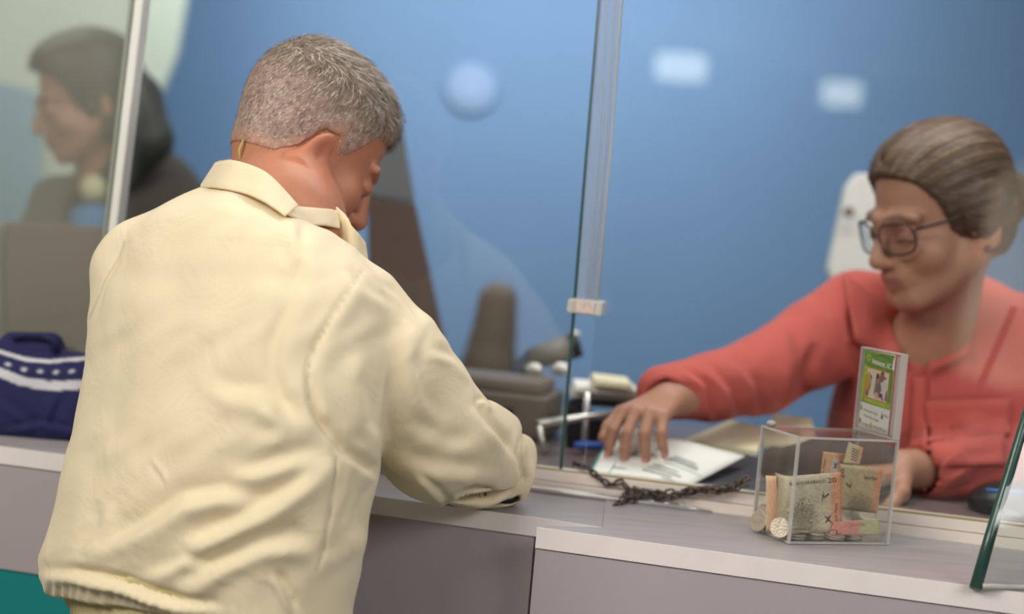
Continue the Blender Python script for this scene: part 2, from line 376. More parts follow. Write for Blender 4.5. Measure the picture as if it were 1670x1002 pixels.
#PARTS#
# ------------------------------------------------------------------ the room
def plane(name, c, m, th=.05, n=(0,0,1)):
    b = MB(); b.slab([np.array(p, float) for p in c], np.array(n, float), th); o = b.build(name, m); o['kind'] = 'structure'; return o
XL, XR, YB, YH, HC = -8.6, 3.6, 5.0, -13.0, 2.8
plane('floor', [(XL,YH,0),(XR,YH,0),(XR,YB,0),(XL,YB,0)], M['floor'], -.05)
plane('ceiling', [(XL,YH,HC),(XR,YH,HC),(XR,YB,HC),(XL,YB,HC)], M['ceil'], .05)
plane('wall_back', [(XL,YB,0),(XR,YB,0),(XR,YB,HC),(XL,YB,HC)], M['blue'], .1, (0,1,0))
plane('wall_left', [(XL,YH,0),(XL,YB,0),(XL,YB,HC),(XL,YH,HC)], M['pale'], -.1, (1,0,0))
plane('wall_right', [(XR,YH,0),(XR,YB,0),(XR,YB,HC),(XR,YH,HC)], M['blue'], .1, (1,0,0))
plane('wall_front', [(XL,YH,0),(XR,YH,0),(XR,YH,HC),(XL,YH,HC)], M['hall'], -.1, (0,1,0))
# pale bright partition behind the left teller window, in front of the blue wall
q0 = np.array([0, 4.3, 0]); nY = np.array([0, 1.0, 0])
pl = [on_plane(x, y, q0, nY) for x, y in ((-520, 900), (190, 900), (228, 330), (246, 190), (286, 90), (312, -60), (318, -330), (-520, -330))]
b = MB(); b.slab(pl, nY, .04); tag(b.build('partition_panel', M['pale']), 'tall pale grey green partition behind the dark haired teller on the left', 'partition')
b = MB(); b.slab([on_plane(x, y, q0-nY*.06, nY) for x, y in ((-60, 120), (60, 150), (62, 420), (-60, 420))], nY, .03)
tag(b.build('notice_board', mat('blue_grey_board', (112,146,160), .7, var=.1, vscale=3)), 'blurred blue grey board left of the dark haired teller', 'board')

# ------------------------------------------------------------------ counters
lc = empty('service_counter', W(-.7, .08, 0), 'grey fronted service counter with teal base that the man in the beige jacket leans on', 'counter')
rc = empty('service_counter', W(.7, .06, 0), 'grey fronted counter section standing forward, under the clear donation box', 'counter')
A_, B_ = at_h(876, 861, 1.101), at_h(983, 862, 1.101)
fL = [W(-1.9, .012, 0), W(-.64, .012, 0), W(-.147, .004, 0), W(.05, -.002, 0), W(.135, -.010, 0)]
fR = [np.array([*A_[:2], 0]), W(.316, -.069, 0), W(.579, -.072, 0), W(1.5, -.083, 0)]
bkL = [S(s, .004, 0) for s in (.13, -.3, -2.2)]; bkR = [S(s, .004, 0) for s in (1.7, .5, .10)]
b = MB(); b.slab([p+Z*1.079 for p in fL+bkL], Z, .021); b.build('worktop', M['top'], lc)
b = MB(); b.slab([p+Z*1.079 for p in fR+bkR+[np.array([*B_[:2], 0])]], Z, .0225); b.build('worktop', M['top'], rc)
def strip(b, pts, h0, h1, off, th=.0015):
    for p, q in zip(pts[:-1], pts[1:]):
        d = nrm(q-p); n = np.array([d[1], -d[0], 0])
        b.hexa([p+n*off+Z*h0, q+n*off+Z*h0, q+n*(off-th)+Z*h0, p+n*(off-th)+Z*h0, p+n*off+Z*h1, q+n*off+Z*h1, q+n*(off-th)+Z*h1, p+n*(off-th)+Z*h1])
b = MB(); strip(b, fL, 1.0785, 1.1003, .0014); b.build('edge_strip', M['edge'], lc)
b = MB(); strip(b, fR, 1.0785, 1.1018, .0014); b.build('edge_strip', M['edge'], rc)
b = MB(); b.hexa([A_+Z*-.0225, B_+Z*-.001, B_+Z*-.001+nrm(V)*.0015, A_+Z*-.0225+V*.0015, A_+Z*.0012, B_+Z*.0008, B_+Z*.0008+V*.0015, A_+Z*.0012+V*.0015])
b.build('mitre_trim', M['alu'], rc)
for root, pts, m0 in ((lc, fL[:-1], 0), (rc, fR, 1)):
    b = MB(); strip(b, pts, .945, 1.0783, -.001, .018); b.build('front_panel', M['panel'], root)
    b = MB(); strip(b, pts, .08, .944, -.004, .018); b.build('lower_panel', M['teal'], root)
    b = MB(); strip(b, pts, 0, .08, -.03, .018); b.build('kick_board', M['dark'], root)
b = MB(); sidep = [fR[0]+V*.004+U*.001, fR[0]+V*.09+U*.001]
b.hexa([sidep[0], sidep[0]+U*.016, sidep[1]+U*.016, sidep[1], sidep[0]+Z*1.078, sidep[0]+U*.016+Z*1.078, sidep[1]+U*.016+Z*1.078, sidep[1]+Z*1.078]); b.build('end_panel', M['panel'], rc)

# sill, metal strip, gasket and the desk on the tellers' side
sl = empty('window_sill_rail', S(0, .01, 1.10), 'cream two-step rail along the back of the counter under the glass', 'rail')
b = MB(); b.box(S, -2.2, 1.6, 0, .032, 1.1005, 1.1142); b.build('lower_step', M['sill'], sl, bevel=.0008)
b = MB(); b.box(S, -2.2, 1.6, .0018, .032, 1.1149, 1.1288); b.build('upper_step', M['sill'], sl, bevel=.0012)
b = MB(); b.box(S, -2.2, 1.6, .0022, .006, 1.1289, 1.1309); b.build('gasket', M['olive'], sl)
b = MB(); b.tube([S(-1.5, -.006, 1.1035), S(.06, -.006, 1.1035), S(.20, -.0055, 1.1033), S(.235, -.004, 1.1022)], [.0052, .0052, .0048, .001], 12)
tag(b.build('metal_strip', M['alu'], smooth=True), 'shiny half-round metal strip lying along the foot of the cream rail', 'strip')
dk = empty('teller_desk', S(0, .4, 0), 'dark brown grey desk top behind the glass, under the paper slip', 'desk')
b = MB(); b.box(S, -2.2, .22, .033, .74, 1.086, 1.116); b.box(S, .2201, 1.6, .033, .37, 1.086, 1.116); b.build('desk_top', M['inner'], dk)
b = MB(); b.box(S, -2.2, 1.6, .05, .09, 0, 1.085); b.build('desk_front', M['panel'], dk)

# ------------------------------------------------------------------ glass screens
GT = .016
def gp(px, py, t=GT): return on_plane(px, py, S(0, t, 0), SN)
def base_pt(px, t=GT, h=1.1295):      # where the screen meets the sill under a pixel column
    lo, hi = 500, 1100
    for _ in range(40):
        m = (lo+hi)/2
        if gp(px, m, t)[2] > h: lo = m
        else: hi = m
    return gp(px, lo, t)
def screen(name, pts, label, m='glass'):
    r = empty(name, pts[0], label, 'glass screen'); b = MB(); b.slab(pts, SN, .006); b.build('pane', M[m], r); return r
s1 = screen('glass_screen', [base_pt(-400), base_pt(158), gp(232, -300), gp(-400, -300)], 'left edge glass screen in front of the dark haired teller', 'reflection_veil')
s2 = screen('glass_screen', [base_pt(162), base_pt(912), gp(975, 0), gp(1010, -300), gp(262, -300)], 'middle glass screen between white post and dark green glass edge')
b = MB(); e0, e1, e2 = base_pt(912), gp(975, 0), gp(1010, -300); b.slab([e0, e0+SD*.0035, e1+SD*.0035, e2+SD*.0035, e2, e1], SN, .0065); b.build('polished_edge', M['gedge'], s2)
s3 = screen('glass_screen', [base_pt(952, GT+.012), base_pt(1900, GT+.012), gp(1900, -300, GT+.012), gp(1046, -300, GT+.012), gp(1012, 0, GT+.012)], 'right glass screen in front of the clerk in coral shirt')
# white post
pr = empty('screen_post', base_pt(140), 'white upright post between the two left glass screens', 'post')
b = MB(); b.slab([base_pt(141, .0), base_pt(154, .0), gp(236, -20, 0), gp(272, -320, 0), gp(256, -320, 0), gp(221, -20, 0)], SN, .024); b.build('upright', M['post'], pr, bevel=.002)
b = MB(); b.slab([base_pt(134, .0), base_pt(139, .0), gp(219, -20, 0), gp(254, -320, 0), gp(248, -320, 0), gp(213, -20, 0)], SN, .020); b.build('side_channel', mat('grey_green_channel', (150,156,142), .4), pr)
# clear plastic joining strip and its clip
ps = empty('plastic_strip', gp(965, 500, -.004), 'clear plastic joining strip hanging between the screens with a clip at its foot', 'strip')
b = MB(); b.slab([gp(939, 505, -.002), gp(975, 505, -.002), gp(1018, -20, -.002), gp(1048, -320, -.002), gp(1010, -320, -.002), gp(978, -20, -.002)], SN, .004); b.build('strip_body', M['strip'], ps)
for x0, x1, wd in ((972, 1014, .0016), (962, 1004, .0008), (955, 990, .0007)):
    b = MB(); b.tube([gp(x0, 500, -.004), gp((x0+x1)/2+3, 240, -.004), gp(x1, -20, -.004), gp(x1+30, -320, -.004)], wd, 8); b.build('ridge', M['strip2'], ps, smooth=True)
b = MB(); b.slab([gp(923, 510, -.012), gp(980, 517, -.012), gp(984, 492, -.012), gp(926, 487, -.012)], SN, .034); b.build('clip', glass_mat('clip_plastic', (.9,.9,.88), .06, .15, (242,238,232,.55)), ps, bevel=.003)
b = MB(); b.slab([gp(938, 509, -.0135), gp(968, 513, -.0135), gp(970, 495, -.0135), gp(940, 491, -.0135)], SN, .001); b.build('clip_pad', mat('clip_pad_tape', (214,196,186), .6, var=.15, vscale=200), ps)
# leaning acrylic pane on the right, nearest the camera
ln_ = empty('leaning_pane', at_h(1592, 958, 1.102), 'clear sheet with thick dark green edge leaning at the right end of the counter', 'acrylic sheet')
B0, B1 = at_h(1592, 960, 1.1025), at_h(1950, 985, 1.1025); T0 = P(1694, 610, 1.57); T0b = P(1722, 520, 1.60); T1 = B1+(T0b-B0)
nn = nrm(np.cross(B1-B0, T0-B0)); nn = nn if nn @ np.array([0, 1, 0]) > 0 else -nn
b = MB(); b.slab([B0, B1, T1, T0b], nn, .004); b.build('sheet', M['tintpane'], ln_)
b = MB(); pts = [B0, P(1618, 868, 1.548), P(1648, 770, 1.555), P(1670, 695, 1.562), T0b]
b.tube([p+nn*.002 for p in pts], [.0066,.0060,.0056,.0052,.0048], 12); b.build('thick_edge', M['gedge'], ln_, smooth=True)
b = MB(); b.tube([B0+Z*.003+U*.006, (B0+B1)/2*.5+B0*.5+Z*.003+V*.010, B1+Z*.003+V*.01], .0028, 8); b.build('foot_bead', M['acredge'], ln_, smooth=True)

# ------------------------------------------------------------------ things behind the glass
def pslab(name, pts, z, th, m, parent=None, bevel=.004):
    b = MB(); b.slab([P(x, y, z) for x, y in pts], nY, th); return b.build(name, m, parent, bevel=bevel)
t = empty('brown_desk_divider', P(90, 700, 2.4), 'wide brown divider panel in front of the dark haired teller', 'divider')
pslab('board', [(8, 760), (192, 776), (192, 372), (8, 362)], 2.42, .03, M['brown'], t)
pslab('side_board', [(-70, 750), (4, 758), (4, 362), (-70, 352)], 2.44, .03, mat('pale_divider_side', (150,150,140), .6, var=.08), t)
t = empty('desk_divider', P(670, 640, 2.5), 'tall dark brown divider slab with grey upper part beside the man\'s face', 'divider')
pslab('board', [(607, 690), (748, 690), (722, 545), (676, 332), (598, 320)], 2.6, .03, mat('dark_brown_board', (84,68,60), .6, var=.08, vscale=4), t)
pslab('reflection_top', [(590, 319), (676, 331), (654, 205), (600, 196)], 2.6, .03, mat('reflection_grey', (104,108,112), .6, var=.08, vscale=4), t)  # grey panel painted as the greyish reflection above the brown slab
def soft_slab(name, c, r, m, parent=None, R=None, res=.006, k=.01):
    v = Vol(np.array(c)-max(r)*1.5, np.array(c)+max(r)*1.5, res); v.ell(c, r, R, k); return blob(name, v, m, parent)
t = empty('office_chair', [*P(800, 700, 3.3)[:2], 0], 'brown high-backed office chair standing empty against the blue wall', 'chair')
ct = P(806, 560, 3.3); v = Vol(ct-[.16,.08,.26], ct+[.16,.08,.26], .006)
v.chain([P(790, 690, 3.3), P(798, 600, 3.3), P(812, 492, 3.3)], [.062, .058, .044], .02); v.cap(P(770, 650, 3.3), P(788, 560, 3.3), .03, .02, .03)
blob('backrest', v, mat('taupe_leather', (98,84,74), .6, var=.08), t)
c = t.location; b = MB(); b.tube([(c[0], c[1], .06), (c[0], c[1], .8)], .03); b.build('column', M['black'], t)
b = MB(); b.tube([(c[0], c[1]-.05, .78), (c[0], c[1]-.05, .84)], .22, 24); b.build('seat', mat('seat_leather', (88,76,68), .6), t)
for i in range(5):
    a = i*2*pi/5; b = MB(); b.tube([(c[0], c[1], .06), (c[0]+.28*cos(a), c[1]+.28*sin(a), .03)], [.025, .03]); b.build('leg', M['black'], t)
# bent arm lamp, printer, document tray
t = empty('desk_lamp', P(850, 740, 2.35), 'dark blue bent-arm desk lamp with black head behind the glass edge', 'desk lamp')
b = MB(); b.tube([P(846, 720, 2.35), P(838, 660, 2.35), P(846, 612, 2.35), P(872, 585, 2.35), P(905, 576, 2.35)], [.020, .020, .020, .019, .016], 14); b.build('arm', M['dblue'], t, smooth=True)
b = MB(); b.tube([P(866, 586, 2.33), P(930, 566, 2.33)], [.017, .021], 18); b.build('shade', M['grey'], t, smooth=True)
b = MB(); b.tube([P(930, 566, 2.33), P(946, 562, 2.33)], [.021, .019], 18); b.build('shade_rim', M['black'], t, smooth=True)
b = MB(); b.tube([P(936, 552, 2.33), P(940, 540, 2.33)], [.009, .006], 12); b.build('top_knob', M['white'], t, smooth=True)
for x, y in ((871, 603), (914, 602)):
    soft_slab('reflector', P(x, y, 2.31), (.016, .008, .011), M['alu'], t, res=.003)
b = MB(); b.tube([P(846, 752, 2.35), P(846, 744, 2.35)], .05, 20); b.build('base', M['black'], t)
DT = mat('dark_taupe_plastic', (104,92,86), .5)
t = empty('receipt_printer', P(800, 760, 2.2), 'low dark grey receipt printer behind the man\'s sleeve', 'printer')
fr = lambda u, v, h: P(700, 775, 2.22)*np.array([1, 1, 0])+U*u+V*v+Z*h
b = MB(); b.box(fr, 0, .17, 0, .14, 1.119, 1.185); b.build('body', DT, t, bevel=.006)
b = MB(); b.box(fr, .012, .158, .01, .12, 1.185, 1.205); b.build('cover', mat('taupe_plastic', (116,104,98), .5), t, bevel=.006)
b = MB(); b.box(fr, .05, .12, -.002, .004, 1.15, 1.165); b.build('paper_slot', M['black'], t)
t = empty('document_tray', P(960, 760, 2.1), 'black two-level wire document tray behind the dark green glass edge', 'tray')
b = MB(); b.slab([P(930, 646, 2.32), P(1046, 655, 2.32), P(1046, 648, 2.32), P(930, 638, 2.32)], nY*-1, .12); b.build('upper_tray', M['black'], t)
b = MB(); b.slab([P(925, 762, 2.16), P(1000, 772, 2.16), P(1004, 700, 2.16), P(926, 662, 2.16)], nY, .10); b.build('lower_tray', mat('black_tray', (22,20,24), .5), t)
b = MB(); b.tube([P(877, 692, 2.08), P(958, 680, 2.12), P(1048, 671, 2.16)], [.0058, .0055, .0035], 10); b.build('rail', M['alu'], t, smooth=True)
b = MB(); b.tube([P(958, 640, 2.12), P(950, 760, 2.12)], .0045, 10); b.build('wire_post', M['alu'], t, smooth=True)
b = MB(); b.tube([P(878, 695, 2.08), P(884, 720, 2.08), P(893, 738, 2.08)], [.005, .0045, .0065], 10); b.build('bent_end', M['alu'], t, smooth=True)
b = MB(); b.tube([P(938, 727, 2.10), P(992, 727, 2.12)], .0055, 10); b.build('blue_rod', M['blueline'], t, smooth=True)
for i, (x0, x1, y, lab) in enumerate(((928, 1040, 636, 'lowest sheet of the white papers on the document tray'), (932, 1035, 627, 'middle sheaf of white papers on the document tray'), (962, 1025, 617, 'small top sheaf of pale papers on the document tray'))):
    b = MB(); z = 2.30-.02*i; b.slab([P(x0, y, z), P(x1, y+8, z), P(x1-3, y-2, z), P(x0+3, y-9, z)], nY*-1, .10); tag(b.build('paper_sheaf', M['paper'] if i < 2 else M['cream'], bevel=.001), lab, 'papers', 'white papers on the document tray')
# white panel behind the clerk's face
t = empty('white_desk_screen', P(1400, 520, 2.75), 'white tilted monitor back standing behind the clerk in coral', 'monitor')
pslab('casing', [(1350, 440), (1372, 500), (1480, 530), (1480, 290), (1398, 282), (1380, 304)], 2.78, .03, M['white'], t, .006)
b = MB(); b.disc(P(1384, 346, 2.76), nY, .010, .006); b.build('badge', M['grey'], t)
b = MB(); c0 = P(1430, 640, 2.8); b.tube([(c0[0], c0[1], 1.0), (c0[0], c0[1], 1.35)], .02); b.build('stand', M['grey'], t)
b = MB(); b.tube([(c0[0], c0[1], .98), (c0[0], c0[1], 1.0)], .1, 24); b.build('foot', M['grey'], t)
sd = empty('side_table', (c0[0]+.2, c0[1]+.1, 0), 'low grey side table behind the clerk that carries the white monitor', 'table')
b = MB(); b.box(lambda u, v, h: np.array([c0[0]+u, c0[1]+v, h]), -.3, .7, -.2, .3, .94, .98); b.build('table_top', M['grey'], sd)
for dx in (-.27, .66):
    for dy in (-.17, .27): b = MB(); b.tube([(c0[0]+dx, c0[1]+dy, 0), (c0[0]+dx, c0[1]+dy, .94)], .02); b.build('leg', M['grey'], sd)
# card terminal on the right
t = empty('card_terminal', P(1640, 850, 1.95), 'black rounded payment terminal with a blue stripe at the right edge of the desk', 'terminal')
c = P(1650, 822, 1.93); v = Vol(c-[.1,.08,.06], c+[.1,.08,.06], .003); v.ell(c, (.058,.05,.024), None, .01); v.ell(c+Z*.004, (.045,.042,.026), None, .01); blob('body', v, M['black'], t)
b = MB(); b.tube([P(1608, 800, 1.89), P(1640, 803, 1.88), P(1690, 806, 1.88)], .0028, 8); b.build('blue_stripe', mat('blue_stripe', (80,140,215), .4), t, smooth=True)
b = MB(); b.tube([P(1640, 838, 1.88), P(1662, 840, 1.885)], .004, 8); b.build('key_row', M['grey'], t, smooth=True)

# ------------------------------------------------------------------ papers at the window
def sheet(name, pts, m, bend=None, n=(14, 10), th=.0004, parent=None, uv=True):
    """pts: four corners 00, 10, 11, 01 ; bend(u, v) -> world offset"""
    p = [np.asarray(q, float) for q in pts]; nu, nv_ = n; vs = []; uvs = []
    def f(u, v):
        q = p[0]*(1-u)*(1-v)+p[1]*u*(1-v)+p[2]*u*v+p[3]*(1-u)*v
        return q+(bend(u, v) if bend else 0)
    for j in range(nv_+1):
        for i in range(nu+1): vs.append(f(i/nu, j/nv_)); uvs.append((i/nu, j/nv_))
    fs = [(j*(nu+1)+i, j*(nu+1)+i+1, (j+1)*(nu+1)+i+1, (j+1)*(nu+1)+i) for j in range(nv_) for i in range(nu)]
    o = mesh_obj(name, vs, fs, m, None, True, uvs=uvs); md = o.modifiers.new('thickness', 'SOLIDIFY'); md.thickness = th; md.offset = 0
    if parent is not None: keep(o, parent)
    return o, f
def marks(name, f, rects, m, parent, off):
    b = MB()
    for u0, u1, v0, v1 in rects:
        k = max(1, int((u1-u0)/.08))
        for i in range(k):
            a, c = u0+(u1-u0)*i/k, u0+(u1-u0)*(i+1)/k
            b.add([f(a, v0)+off, f(c, v0)+off, f(c, v1)+off, f(a, v1)+off], [(0,1,2,3)])
    return b.build(name, m, parent)
TXT = {}
def text_verts(s, bold=False):
    cu = bpy.data.curves.new('lettering', 'FONT'); cu.body = s; cu.resolution_u = 2
    if bold: cu.offset = .02
    o = bpy.data.objects.new('lettering', cu); COL.objects.link(o); dg = bpy.context.evaluated_depsgraph_get()
    me = bpy.data.meshes.new_from_object(o.evaluated_get(dg)); v = [tuple(x.co) for x in me.vertices]; fs = [tuple(p.vertices) for p in me.polygons]
    bpy.data.objects.remove(o); bpy.data.curves.remove(cu); bpy.data.meshes.remove(me)
    v = np.array(v); return v, fs
def write(s, f, u0, v0, width, height, m, parent, off, ang=0, bold=False, name='lettering'):
    """letters laid on surface f(u, v); width and height in surface units"""
    v, fs = text_verts(s, bold); mn, mx = v.min(0), v.max(0)
    x = (v[:, 0]-mn[0])/(mx[0]-mn[0])*width; y = (v[:, 1]-mn[1])/(mx[1]-mn[1])*height
    if ang == 90: x, y = -y, x
    elif ang: x, y = x*cos(radians(ang))-y*sin(radians(ang)), x*sin(radians(ang))+y*cos(radians(ang))
    b = MB(); b.add([f(u0+a, v0+c)+off for a, c in zip(x, y)], fs); return b.build(name, m, parent)
slip = empty('paper_slip', P(1080, 780, 1.9), 'white printed slip under the clerk\'s fingers with a teal left edge', 'paper')
o, f = sheet('sheet', [P(956, 782, 1.915), P(1100, 806, 1.895), P(1216, 744, 1.985), P(1005, 690, 2.055)], M['paper'], lambda u, v: Z*.010*sin(pi*u)*sin(pi*v), parent=slip)
up = Z*.0012
rows = [(.12+.0*i, .12+.25+.12*((i*7) % 3), .16+.035*i, .168+.035*i) for i in range(5)]
for rw in [(.50,.80,.22,.235),(.52,.86,.27,.283),(.55,.80,.32,.332),(.60,.90,.46,.475),(.62,.88,.50,.512),(.64,.84,.54,.552),(.30,.42,.42,.43),(.3,.5,.47,.48),(.7,.92,.14,.15),(.72,.9,.18,.19),(.2,.34,.2,.21)]: marks('print_row', f, [rw], M['ink'], slip, up)
for rw in [(.0,.018,.0,1),(.46,.475,.04,.62),(.2,.21,.1,.3),(.62,.98,.40,.408)]: marks('teal_rule', f, [rw], M['tealink'], slip, up)
def desk_paper(pts, z0, label, m):
    b = MB(); b.slab(pts, Z, .006+.01*random.random()); tag(b.build('paper_stack', m, bevel=.001), label, 'papers')
desk_paper([P(1112, 728, 2.12), P(1235, 745, 2.03), P(1245, 706, 2.16), P(1190, 694, 2.2)], 0, 'cream papers lying between the white slip and the coral sleeve', M['cream'])
desk_paper([P(1232, 730, 2.1), P(1335, 735, 2.06), P(1322, 690, 2.16), P(1262, 682, 2.2)], 0, 'rounded cream paper behind the top of the donation box', M['cream'])
v = Vol(P(1350, 770, 2.0)-[.13,.1,.09], P(1350, 770, 2.0)+[.13,.1,.09], .004)
v.chain([P(1268, 762, 1.99), P(1340, 760, 1.99), P(1430, 765, 1.99)], [.024, .034, .036], .02)
v.ell(P(1262, 742, 1.98), (.012,.014,.012), None, .01); v.ell(P(1300, 742, 1.98), (.02,.016,.012), None, .01)
tag(blob('cloth_pouch', v, mat('dark_taupe_pouch', (84,68,64), .8, var=.12, vscale=20)), 'dark taupe soft pouch on the desk seen through the donation box', 'pouch')
# dark key pad tray right of the slip
b = MB(); b.slab([P(1118, 800, 1.93), P(1236, 812, 1.9), P(1236, 752, 2.02), P(1216, 745, 2.04)], Z, .004); tag(b.build('dark_mat', mat('dark_slate_mat', (62,66,76), .5, var=.15, vscale=12)), 'dark slate mat lying beside the paper slip left of the box', 'mat')

# ------------------------------------------------------------------ the man in the beige jacket
HM = P(508, 234, 1.775); az, pt = radians(62), radians(35)
fw = np.array([sin(az)*cos(pt), cos(az)*cos(pt), -sin(pt)]); RM = rot_frame(fw, Z); SM = .955
rl = radians(-4); RM = RM @ np.array([[cos(rl),0,sin(rl)],[0,1,0],[-sin(rl),0,cos(rl)]])
man = empty('person', [*P(330, 1000, 1.58)[:2], 0], 'person with short grey hair in a beige jacket, seen from behind leaning on the counter', 'person')
lo = np.array([-.62, 1.30, .62]); hi = np.array([.12, 2.02, 1.70])
vb = Vol(lo, hi, .0034)
head_sdf(vb, HM, RM, SM, False, -.028, 27, .0065, .012, .006, .003)
nk = P(462, 352, 1.690)
vb.cap(HM+RM@np.array([0,-.028,-.045]), nk, .046, .053, .02); vb.cap(HM+RM@np.array([0,-.005,-.07]), P(492, 385, 1.70), .044, .047, .02)
for sx in (1,): vb.cap(HM+RM@np.array([sx*.050,-.034,-.055]), P(500, 385, 1.69), .012, .012, .012)
sp = P(380, 640, 1.60); vb.cap(nk, sp, .065, .11, .03); vb.cap(sp, P(345, 880, 1.57), .10, .085, .03)
SHr, ELr, WRr = P(540, 470, 1.60), P(712, 722, 1.655), P(812, 768, 1.745)
SHl, ELl, WRl = P(235, 440, 1.69), P(350, 640, 1.85), P(462, 738, 1.84)
for a, e_, w_ in ((SHr, ELr, WRr), (SHl, ELl, WRl)):
    vb.cap(P(390, 430, 1.65), a, .05, .045, .03); vb.cap(a, e_, .044, .038, .01); vb.cap(e_, w_, .037, .026, .01)
cl = [(.7, .9, .5), (.8, .9, .5), (.8, .95, .5), (.9, .9, .5)]
tp1 = add_hand(vb, WRr-Z*.012, np.array([-.55, .75, -.12]), Z, -1, cl, .92)
tp2 = add_hand(vb, WRl-Z*.008, np.array([.9, .05, -.1]), Z, 1, cl, .92)
body = blob('body', vb, M['skin_m'], man, head_colors(HM, RM, SM, (190,128,100), (150,84,72), (110,96,86), .6))
nails(tp1[:4]+tp2[:4], NAIL, man, .92)
for sx in (-1, 1):
    c = HM+RM@(np.array([sx*.032,.0775,-.0095])*SM); soft_slab('eye', c, (.0108,.0108,.0100), M['eye'], man, RM, .0016, .001)
# hair: close cropped sides, longer brushed-forward top
def nrm2(a): return a/np.linalg.norm(a, axis=1, keepdims=True)
def hairline(y, pts): return np.interp(y, [p[0] for p in pts], [p[1] for p in pts])
HLm = [(-.14,-.066), (-.085,-.066), (-.05,-.060), (-.030,-.034), (-.016,.002), (.004,.008), (.018,-.016), (.028,.000), (.048,.048), (.080,.066), (.12,.070)]
def make_hair(vol, o, R, s, HL, off, topoff, body=None):
    o = np.asarray(o)
    def fn(X, Y, Zz):
        x, y, z = X-o[0], Y-o[1], Zz-o[2]; q = [(R[0,i]*x+R[1,i]*y+R[2,i]*z)/s for i in range(3)]
        def el(c, r):
            a = [(q[i]-c[i])/r[i] for i in range(3)]; k0 = np.sqrt(a[0]**2+a[1]**2+a[2]**2)+1e-6; k1 = np.sqrt((a[0]/r[0])**2+(a[1]/r[1])**2+(a[2]/r[2])**2)+1e-6
            return k0*(k0-1)/k1
        d = el((0,-.014,.032), (.076,.098,.086)); d = np.minimum(d, el((0,-.045,-.02), (.062,.058,.06))) if body is None else d
        if body is not None:
            sh = d.shape; pts = np.stack([np.broadcast_to(X, sh).ravel(), np.broadcast_to(Y, sh).ravel(), np.broadcast_to(Zz, sh).ravel()], 1)
            bf = body.sample(pts).reshape(sh)/s; d = np.where((q[1] < -.022) & (np.abs(q[0]) < .074) & (q[2] < .03), np.minimum(d, bf), d)
        up = np.clip((q[2]-.045)/.06, 0, 1); d = d-off-topoff*up*(.7+.6*np.clip(q[1]/.07, 0, 1))
        hl = hairline(np.clip(q[1], -.14, .12), HL); return np.maximum(d, (hl-q[2])*.75)*s
    vol.apply(fn, o-.17, o+.17, .002)
vh = Vol(HM-.155, HM+.155, .0024); make_hair(vh, HM, RM, SM, HLm, .0022, .009, vb)
def haircol(v, n):
    q = ((v-HM) @ RM)/SM; t = np.clip((q[:, 2]-.02)/.055, 0, 1); nz = np.sin(q[:,0]*310+np.sin(q[:,1]*190)*2)*np.sin(q[:,1]*260+q[:,2]*170)
    side = np.array(lin((172,146,134))); top = np.array(lin((138,122,104))); edge = np.array(lin((184,128,102)))
    top = top[None]*(1+.45*np.clip((q[:, 1]-.03)/.05, 0, 1))[:, None]; c = side[None]*(1-t[:, None])+top*t[:, None]
    e = np.clip(1-(q[:, 2]-hairline(q[:, 1], HLm))/.022, 0, 1)[:, None]; c = c*(1-e*.75)+edge*e*.75
    return np.clip(c*(1+.13*nz[:, None]), 0, 1)
v, qd, nv = vh.mesh(); q = ((v-HM) @ RM)/SM
topm = np.clip((q[:, 2]-.05)/.04, 0, 1)
wv = np.sin(q[:, 1]*150+3*np.sin(q[:, 0]*90)+q[:,2]*60)*np.sin(q[:, 0]*170+2*np.sin(q[:, 1]*70))
v = v+nv*(topm*.0022*wv)[:, None]
hair = keep(mesh_obj('hair', v, qd, M['hair_m'], None, True, haircol(v, nv)), man)
# strands as one part: thin tapered blades on the scalp
def strands(name, v, nv, o, R, s, n, HL, root, mt, lenf, colf, width=.0007, lift=.25, flow=None, seed=3):
    rg = np.random.default_rng(seed); idx = rg.integers(0, len(v), n); p = v[idx]+rg.normal(0, .0012, (n, 3)); nn_ = nv[idx]; q = ((p-o) @ R)/s
    d = flow(q, rg) @ R.T; d = d-nn_*(d*nn_).sum(1, keepdims=True); d /= np.linalg.norm(d, axis=1, keepdims=True)+1e-9
    L = lenf(q, rg)[:, None]; lf = lift*(1+.6*rg.normal(size=(n, 1))); d1 = d+nn_*lf; d1 /= np.linalg.norm(d1, axis=1, keepdims=True)
    sd_ = np.cross(d, nn_); sd_ /= np.linalg.norm(sd_, axis=1, keepdims=True)+1e-9; w_ = width
    a = p-nn_*.001; b_ = a+d1*L*.5; c_ = b_+(d+nn_*lf*.3)*L*.5
    vs = np.stack([a-sd_*w_, a+sd_*w_, b_+sd_*w_*.8, b_-sd_*w_*.8, c_], 1).reshape(-1, 3)
    fs = []
    for i in range(n): k_ = 5*i; fs.append((k_, k_+1, k_+2, k_+3)); fs.append((k_+3, k_+2, k_+4))
    cols = np.repeat(colf(q, rg), 5, axis=0)
    o_ = mesh_obj(name, vs, fs, mt, None, False, cols); o_['kind'] = 'stuff'; return keep(o_, root)
def flow_m(q, rg):
    t = np.clip((q[:, 2]-.05)/.04, 0, 1)[:, None]; down = np.array([0, -.25, -1.0]); fwd_ = np.array([.15, 1.0, .15])
    f_ = down*(1-t)+fwd_*t; return f_+rg.normal(0, .28, q.shape)
def len_m(q, rg): fr = np.clip((q[:, 1]-.06)/.03, 0, 1)*np.clip((q[:,2]-.06)/.02, 0, 1); t = np.clip((q[:, 2]-.03)/.06, 0, 1); e = np.clip((q[:, 2]-hairline(q[:, 1], HLm))/.03, .25, 1); return (.006*e+.013*t+.008*t*np.clip(q[:, 1]/.08, 0, 1)+.006*fr)*rg.uniform(.7, 1.25, len(q))
